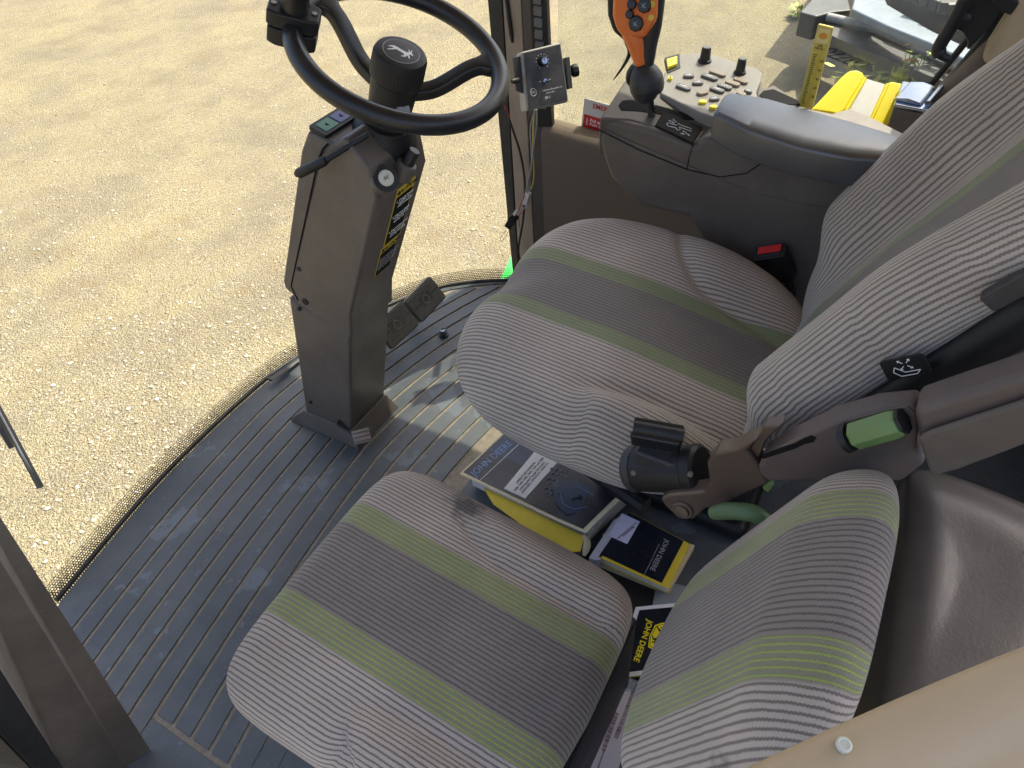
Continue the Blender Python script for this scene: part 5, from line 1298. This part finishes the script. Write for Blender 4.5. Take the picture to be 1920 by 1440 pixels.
# brochure
t4, cv4, P4, M4 = book('brochure', [(1150, 1272), (1192, 1138), (1350, 1122), (1330, 1250)], .045, .006, WHITE, 'black brochure with yellow lettering and deer badge below the small seat back', 'brochure')
obj('black_print', slab([PZ(*p, .0462) for p in [(1164, 1262), (1199, 1144), (1350, 1130), (1330, 1240)]], (0, 0, -.0006)), COVERBLK, cv4, smooth=False)
txt_px('brochure_title', 'JOHN DEERE', .0265, (1219, 1163), (1192, 1241), .0466, YEL, cv4, bold=.0004, sx=.9)
bd = [(1215, 1213), (1218, 1192), (1228, 1172), (1240, 1168), (1290, 1166), (1285, 1215), (1232, 1222)]
bdg = obj('yellow_badge', slab([PZ(*p, .0468) for p in bd], (0, 0, -.0005)), YEL, cv4, smooth=False)
mdr = frame(PZ(1236, 1193, .0470), (0, 0, 1), PZ(1205, 1222, .047)-PZ(1230, 1172, .047))
deer('deer_emblem', .044, mdr, INK, bdg)
obj('badge_outline', tube([PZ(*p, .0470) for p in [(1218, 1211), (1220, 1194), (1230, 1175), (1241, 1171), (1286, 1169), (1282, 1213), (1232, 1219)]], .0006, 5, closed=True), INK, bdg)
bo_ = thing('steel_pin', PZ(1165, 1240, .06), 'short rusty steel pin with rounded head beside the brochure', 'pin')
obj('pin_body', tube([PZ(1156, 1262, .06), PZ(1162, 1238, .065), PZ(1167, 1222, .068), PZ(1169, 1214, .07), PZ(1170, 1209, .07)], [.0085, .0085, .009, .0105, .005], 18), plastic('rusty_steel', rgb(.16, .11, .08), .4, .6, 150, metal=.5, dirt=.4, dcol=rgb(.25, .2, .18)), bo_)
# parts label in plastic bag
lb = thing('label_bag', PZ(1130, 1350, .05), 'clear plastic bag holding a white parts label with barcodes', 'parts bag')
lz = .075
lab = [(1070, 1425), (1098, 1345), (1106, 1325), (1133, 1285), (1136, 1275), (1200, 1300), (1195, 1330), (1160, 1440), (1145, 1480), (1080, 1460)]
def wav(p, z): q_ = PZ(*p, z); return q_
ls = obj('paper_label', slab([PZ(*p, lz) for p in lab], (0, 0, -.0008)), plastic('label_paper', rgb(.62, .55, .53), .55, .2, 200, dirt=.03), lb)
def lbar(pa, pb, w, z=lz+.0004):
    A_, B_ = PZ(*pa, z), PZ(*pb, z); d_ = (B_-A_); n_ = Vector((-d_.y, d_.x, 0)).normalized()*w/2
    return slab([A_-n_, B_-n_, B_+n_, A_+n_], (0, 0, -.0003))
g = []
def barcode(p0, p1, q0, n_):
    """bars from p0 to p1 along the code, each reaching towards offset q0"""
    for i in range(n_):
        t = (i+rnd.uniform(-.2, .2))/n_; x_, y_ = p0[0]+(p1[0]-p0[0])*t, p0[1]+(p1[1]-p0[1])*t
        g.append(lbar((x_, y_), (x_+q0[0], y_+q0[1]), rnd.choice((.0006, .0010, .0016))))
barcode((1152, 1336), (1127, 1406), (8, 3), 30); barcode((1184, 1296), (1150, 1384), (8, 3), 36)
obj('barcodes', join(*g), plastic('label_brown_ink', rgb(.15, .07, .07), .5, 0), ls, smooth=False)
for s, pa_, pb_, sz in (('OTY001448AT36R51201', (1157, 1286), (1139, 1327), .0062), ('01080914A1WNT7500N46', (1147, 1280), (1124, 1330), .0062), ('KEN MILLER F', (1102, 1392), (1090, 1428), .0082), ('PART WGT 0.009', (1133, 1405), (1121, 1440), .0062), ('LINE WGT 0.000', (1118, 1400), (1106, 1436), .0062), ('ATZ Mark  UAT Code', (1139, 1340), (1122, 1396), .0055)):
    txt_px('label_text', s, sz, pa_, pb_, lz+.0006, INK, ls, ext=.0001)
bg_ = NT('clear_bag_film'); bg_.setp(Base_Color=rgb(.5, .52, .53), Roughness=.15, Alpha=.35); bg_.bump(bg_.noise(bg_.obj(), 40, 4), 1, .01)
bagp = [(1128, 1258), (1160, 1262), (1215, 1285), (1212, 1305), (1136, 1276), (1122, 1300), (1085, 1350), (1100, 1300)]
obj('bag_film', slab([PZ(*p, lz+.004) for p in bagp], (0, 0, -.002)), bg_.m, lb, bevel=.0005)
for k in range(5):
    a_, b_2 = (1140+k*14, 1262+k*4), (1128+k*16, 1280+k*5)
    obj('bag_crease', tube([PZ(*a_, lz+.008), PZ(*b_2, lz+.006)], .0022, 6), bg_.m, lb)

# ================================================================ OUTSIDE: grey implement and weeds
im = thing('grey_implement', PZ(1640, 60, GZ), 'blue grey steel harvester attachment parked on the gravel outside', 'implement')
def zp(p, z): return PZ(*p, z)
dz = Vector((0, 0, 1))
obj('wide_beam', slab([zp(p, -1.0) for p in [(1605, -15), (1655, -15), (1665, 8), (1750, 58), (1815, 88), (1905, 140), (1905, 172), (1802, 107), (1740, 78), (1665, 48), (1597, 16)]], (0, 0, -.08)), BLUEGREY, im, bevel=.02)
obj('edge_tube', tube([zp((1525, 26), -1.25), zp((1640, 52), -1.25), zp((1765, 108), -1.25), (zp((1900, 190), -1.25))], .045, 14), GREYST, im)
obj('lower_rail', slab([zp(p, -1.55) for p in [(1548, 92), (1560, 82), (1600, 98), (1700, 142), (1830, 190), (1825, 206), (1690, 158), (1590, 116)]], (0, 0, -.16)), GREYST, im, bevel=.012)
obj('middle_rail', tube([zp((1562, 70), -1.5), zp((1640, 96), -1.5), zp((1720, 122), -1.5), zp((1840, 170), -1.5)], .035, 10), GREYST, im)
obj('shield', slab([zp(p, -1.2) for p in [(1500, 22), (1530, -10), (1588, -12), (1596, 18), (1560, 22), (1530, 30)]], (0, 0, -.25)), DARK, im, bevel=.02)
obj('drop_post', tube([zp((1638, 40), -1.25), zp((1622, 100), -1.6)], .03, 8), GREYST, im)
obj('drop_post', tube([zp((1698, 85), -1.3), zp((1680, 130), -1.65)], .03, 8), GREYST, im)
obj('brace', tube([zp((1585, 45), -1.3), zp((1562, 66), -1.5)], .018, 8), GREYST, im)
obj('rear_panel', slab([zp(p, -.9) for p in [(1660, -60), (1740, -60), (1900, 40), (1880, 70), (1790, 20), (1700, -10)]], (0, 0, -.5)), DARK, im, bevel=.03)
obj('shade_plate', slab([zp(p, -1.3) for p in [(1545, 30), (1600, 40), (1700, 85), (1800, 130), (1850, 170), (1800, 165), (1700, 125), (1600, 85), (1550, 62)]], (0, 0, -.10)), DARK, im, bevel=.01)  # dark plate standing in for shaded gravel between the tubes
a_, b_3 = zp((1556, 99), -1.548), zp((1608, 120), -1.548)
text('rail_lettering', 'OZZEL1', .34, frame((a_+b_3)/2+Vector((0, 0, .002)), (0, 0, 1), b_3-a_), INK, im, ext=.002, sx=.5)
for k in range(9):
    p = zp((1718+k*17, -2+k*5+rnd.uniform(-3, 3)), -.85)
    obj('chain_tooth', box(.10, .05, .10, frame(p, (rnd.uniform(-.3, .3), 0, 1), (rnd.uniform(-1, 1), 1, 0))), DARK, im, bevel=.01)
_hz = .5; _sh = SUN*((_hz-GZ)/SUN.z)
obj('shadow_slab', slab([PZ(a_, b_, GZ)+_sh for a_, b_ in [(1445, 100), (1500, 25), (1540, -25), (1720, -60), (1900, 60), (1900, 190), (1760, 168), (1640, 138), (1560, 140)]], (0, 0, .25)), GREYST, im, bevel=.02)  # unseen slab added above the view, outlined to cast the gravel shadow
def weed(px, py, h, n_, label):
    b0 = PZ(px, py, GZ); t_ = thing('weed', b0, label, 'weed', 'weeds beside the grey implement')
    g1, g2 = [], []
    for i in range(n_):
        d_ = Vector((rnd.uniform(-1, 1), rnd.uniform(-1, 1), 0))*.30*h; p1 = b0+d_*.5+Vector((0, 0, h*rnd.uniform(.4, .7))); p2 = b0+d_+Vector((0, 0, h*rnd.uniform(.7, 1.1)))
        g1.append(tube([b0, p1, p2], .004, 5))
        for k in range(11):
            t = rnd.uniform(.25, 1); c_0 = lerp(b0, p2, t)+Vector((rnd.gauss(0, .03), rnd.gauss(0, .03), rnd.gauss(0, .02)))
            u_ = Vector((rnd.uniform(-1, 1), rnd.uniform(-1, 1), rnd.uniform(-.3, .5))).normalized(); w_2 = u_.cross(Vector((rnd.uniform(-.3, .3), rnd.uniform(-.3, .3), 1))).normalized(); l_ = rnd.uniform(.10, .17)
            g2.append(([c_0, c_0+u_*l_*.5+w_2*l_*.22, c_0+u_*l_, c_0+u_*l_*.5-w_2*l_*.22], [(0, 1, 2, 3)]))
    obj('stems', join(*g1), LEAF, t_); obj('leaves', join(*g2), LEAF, t_, smooth=False)
weed(1668, 240, .80, 5, 'tall weed with pale leaves in front of the grey rail')
weed(1640, 235, .55, 9, 'low bushy weed left of the tall weed')
weed(1700, 245, .62, 9, 'low bushy weed right of the tall weed, just above the ashtray')
weed(1575, 205, .50, 7, 'reddish low weed beside the yellow gauge')
weed(1668, 255, .5, 9, 'short weed nearest the yellow tray')
weed(1728, 250, .50, 7, 'short weed at the lower corner of the side window')
weed(1496, 32, .14, 3, 'tiny green sprout left of the implement shadow')
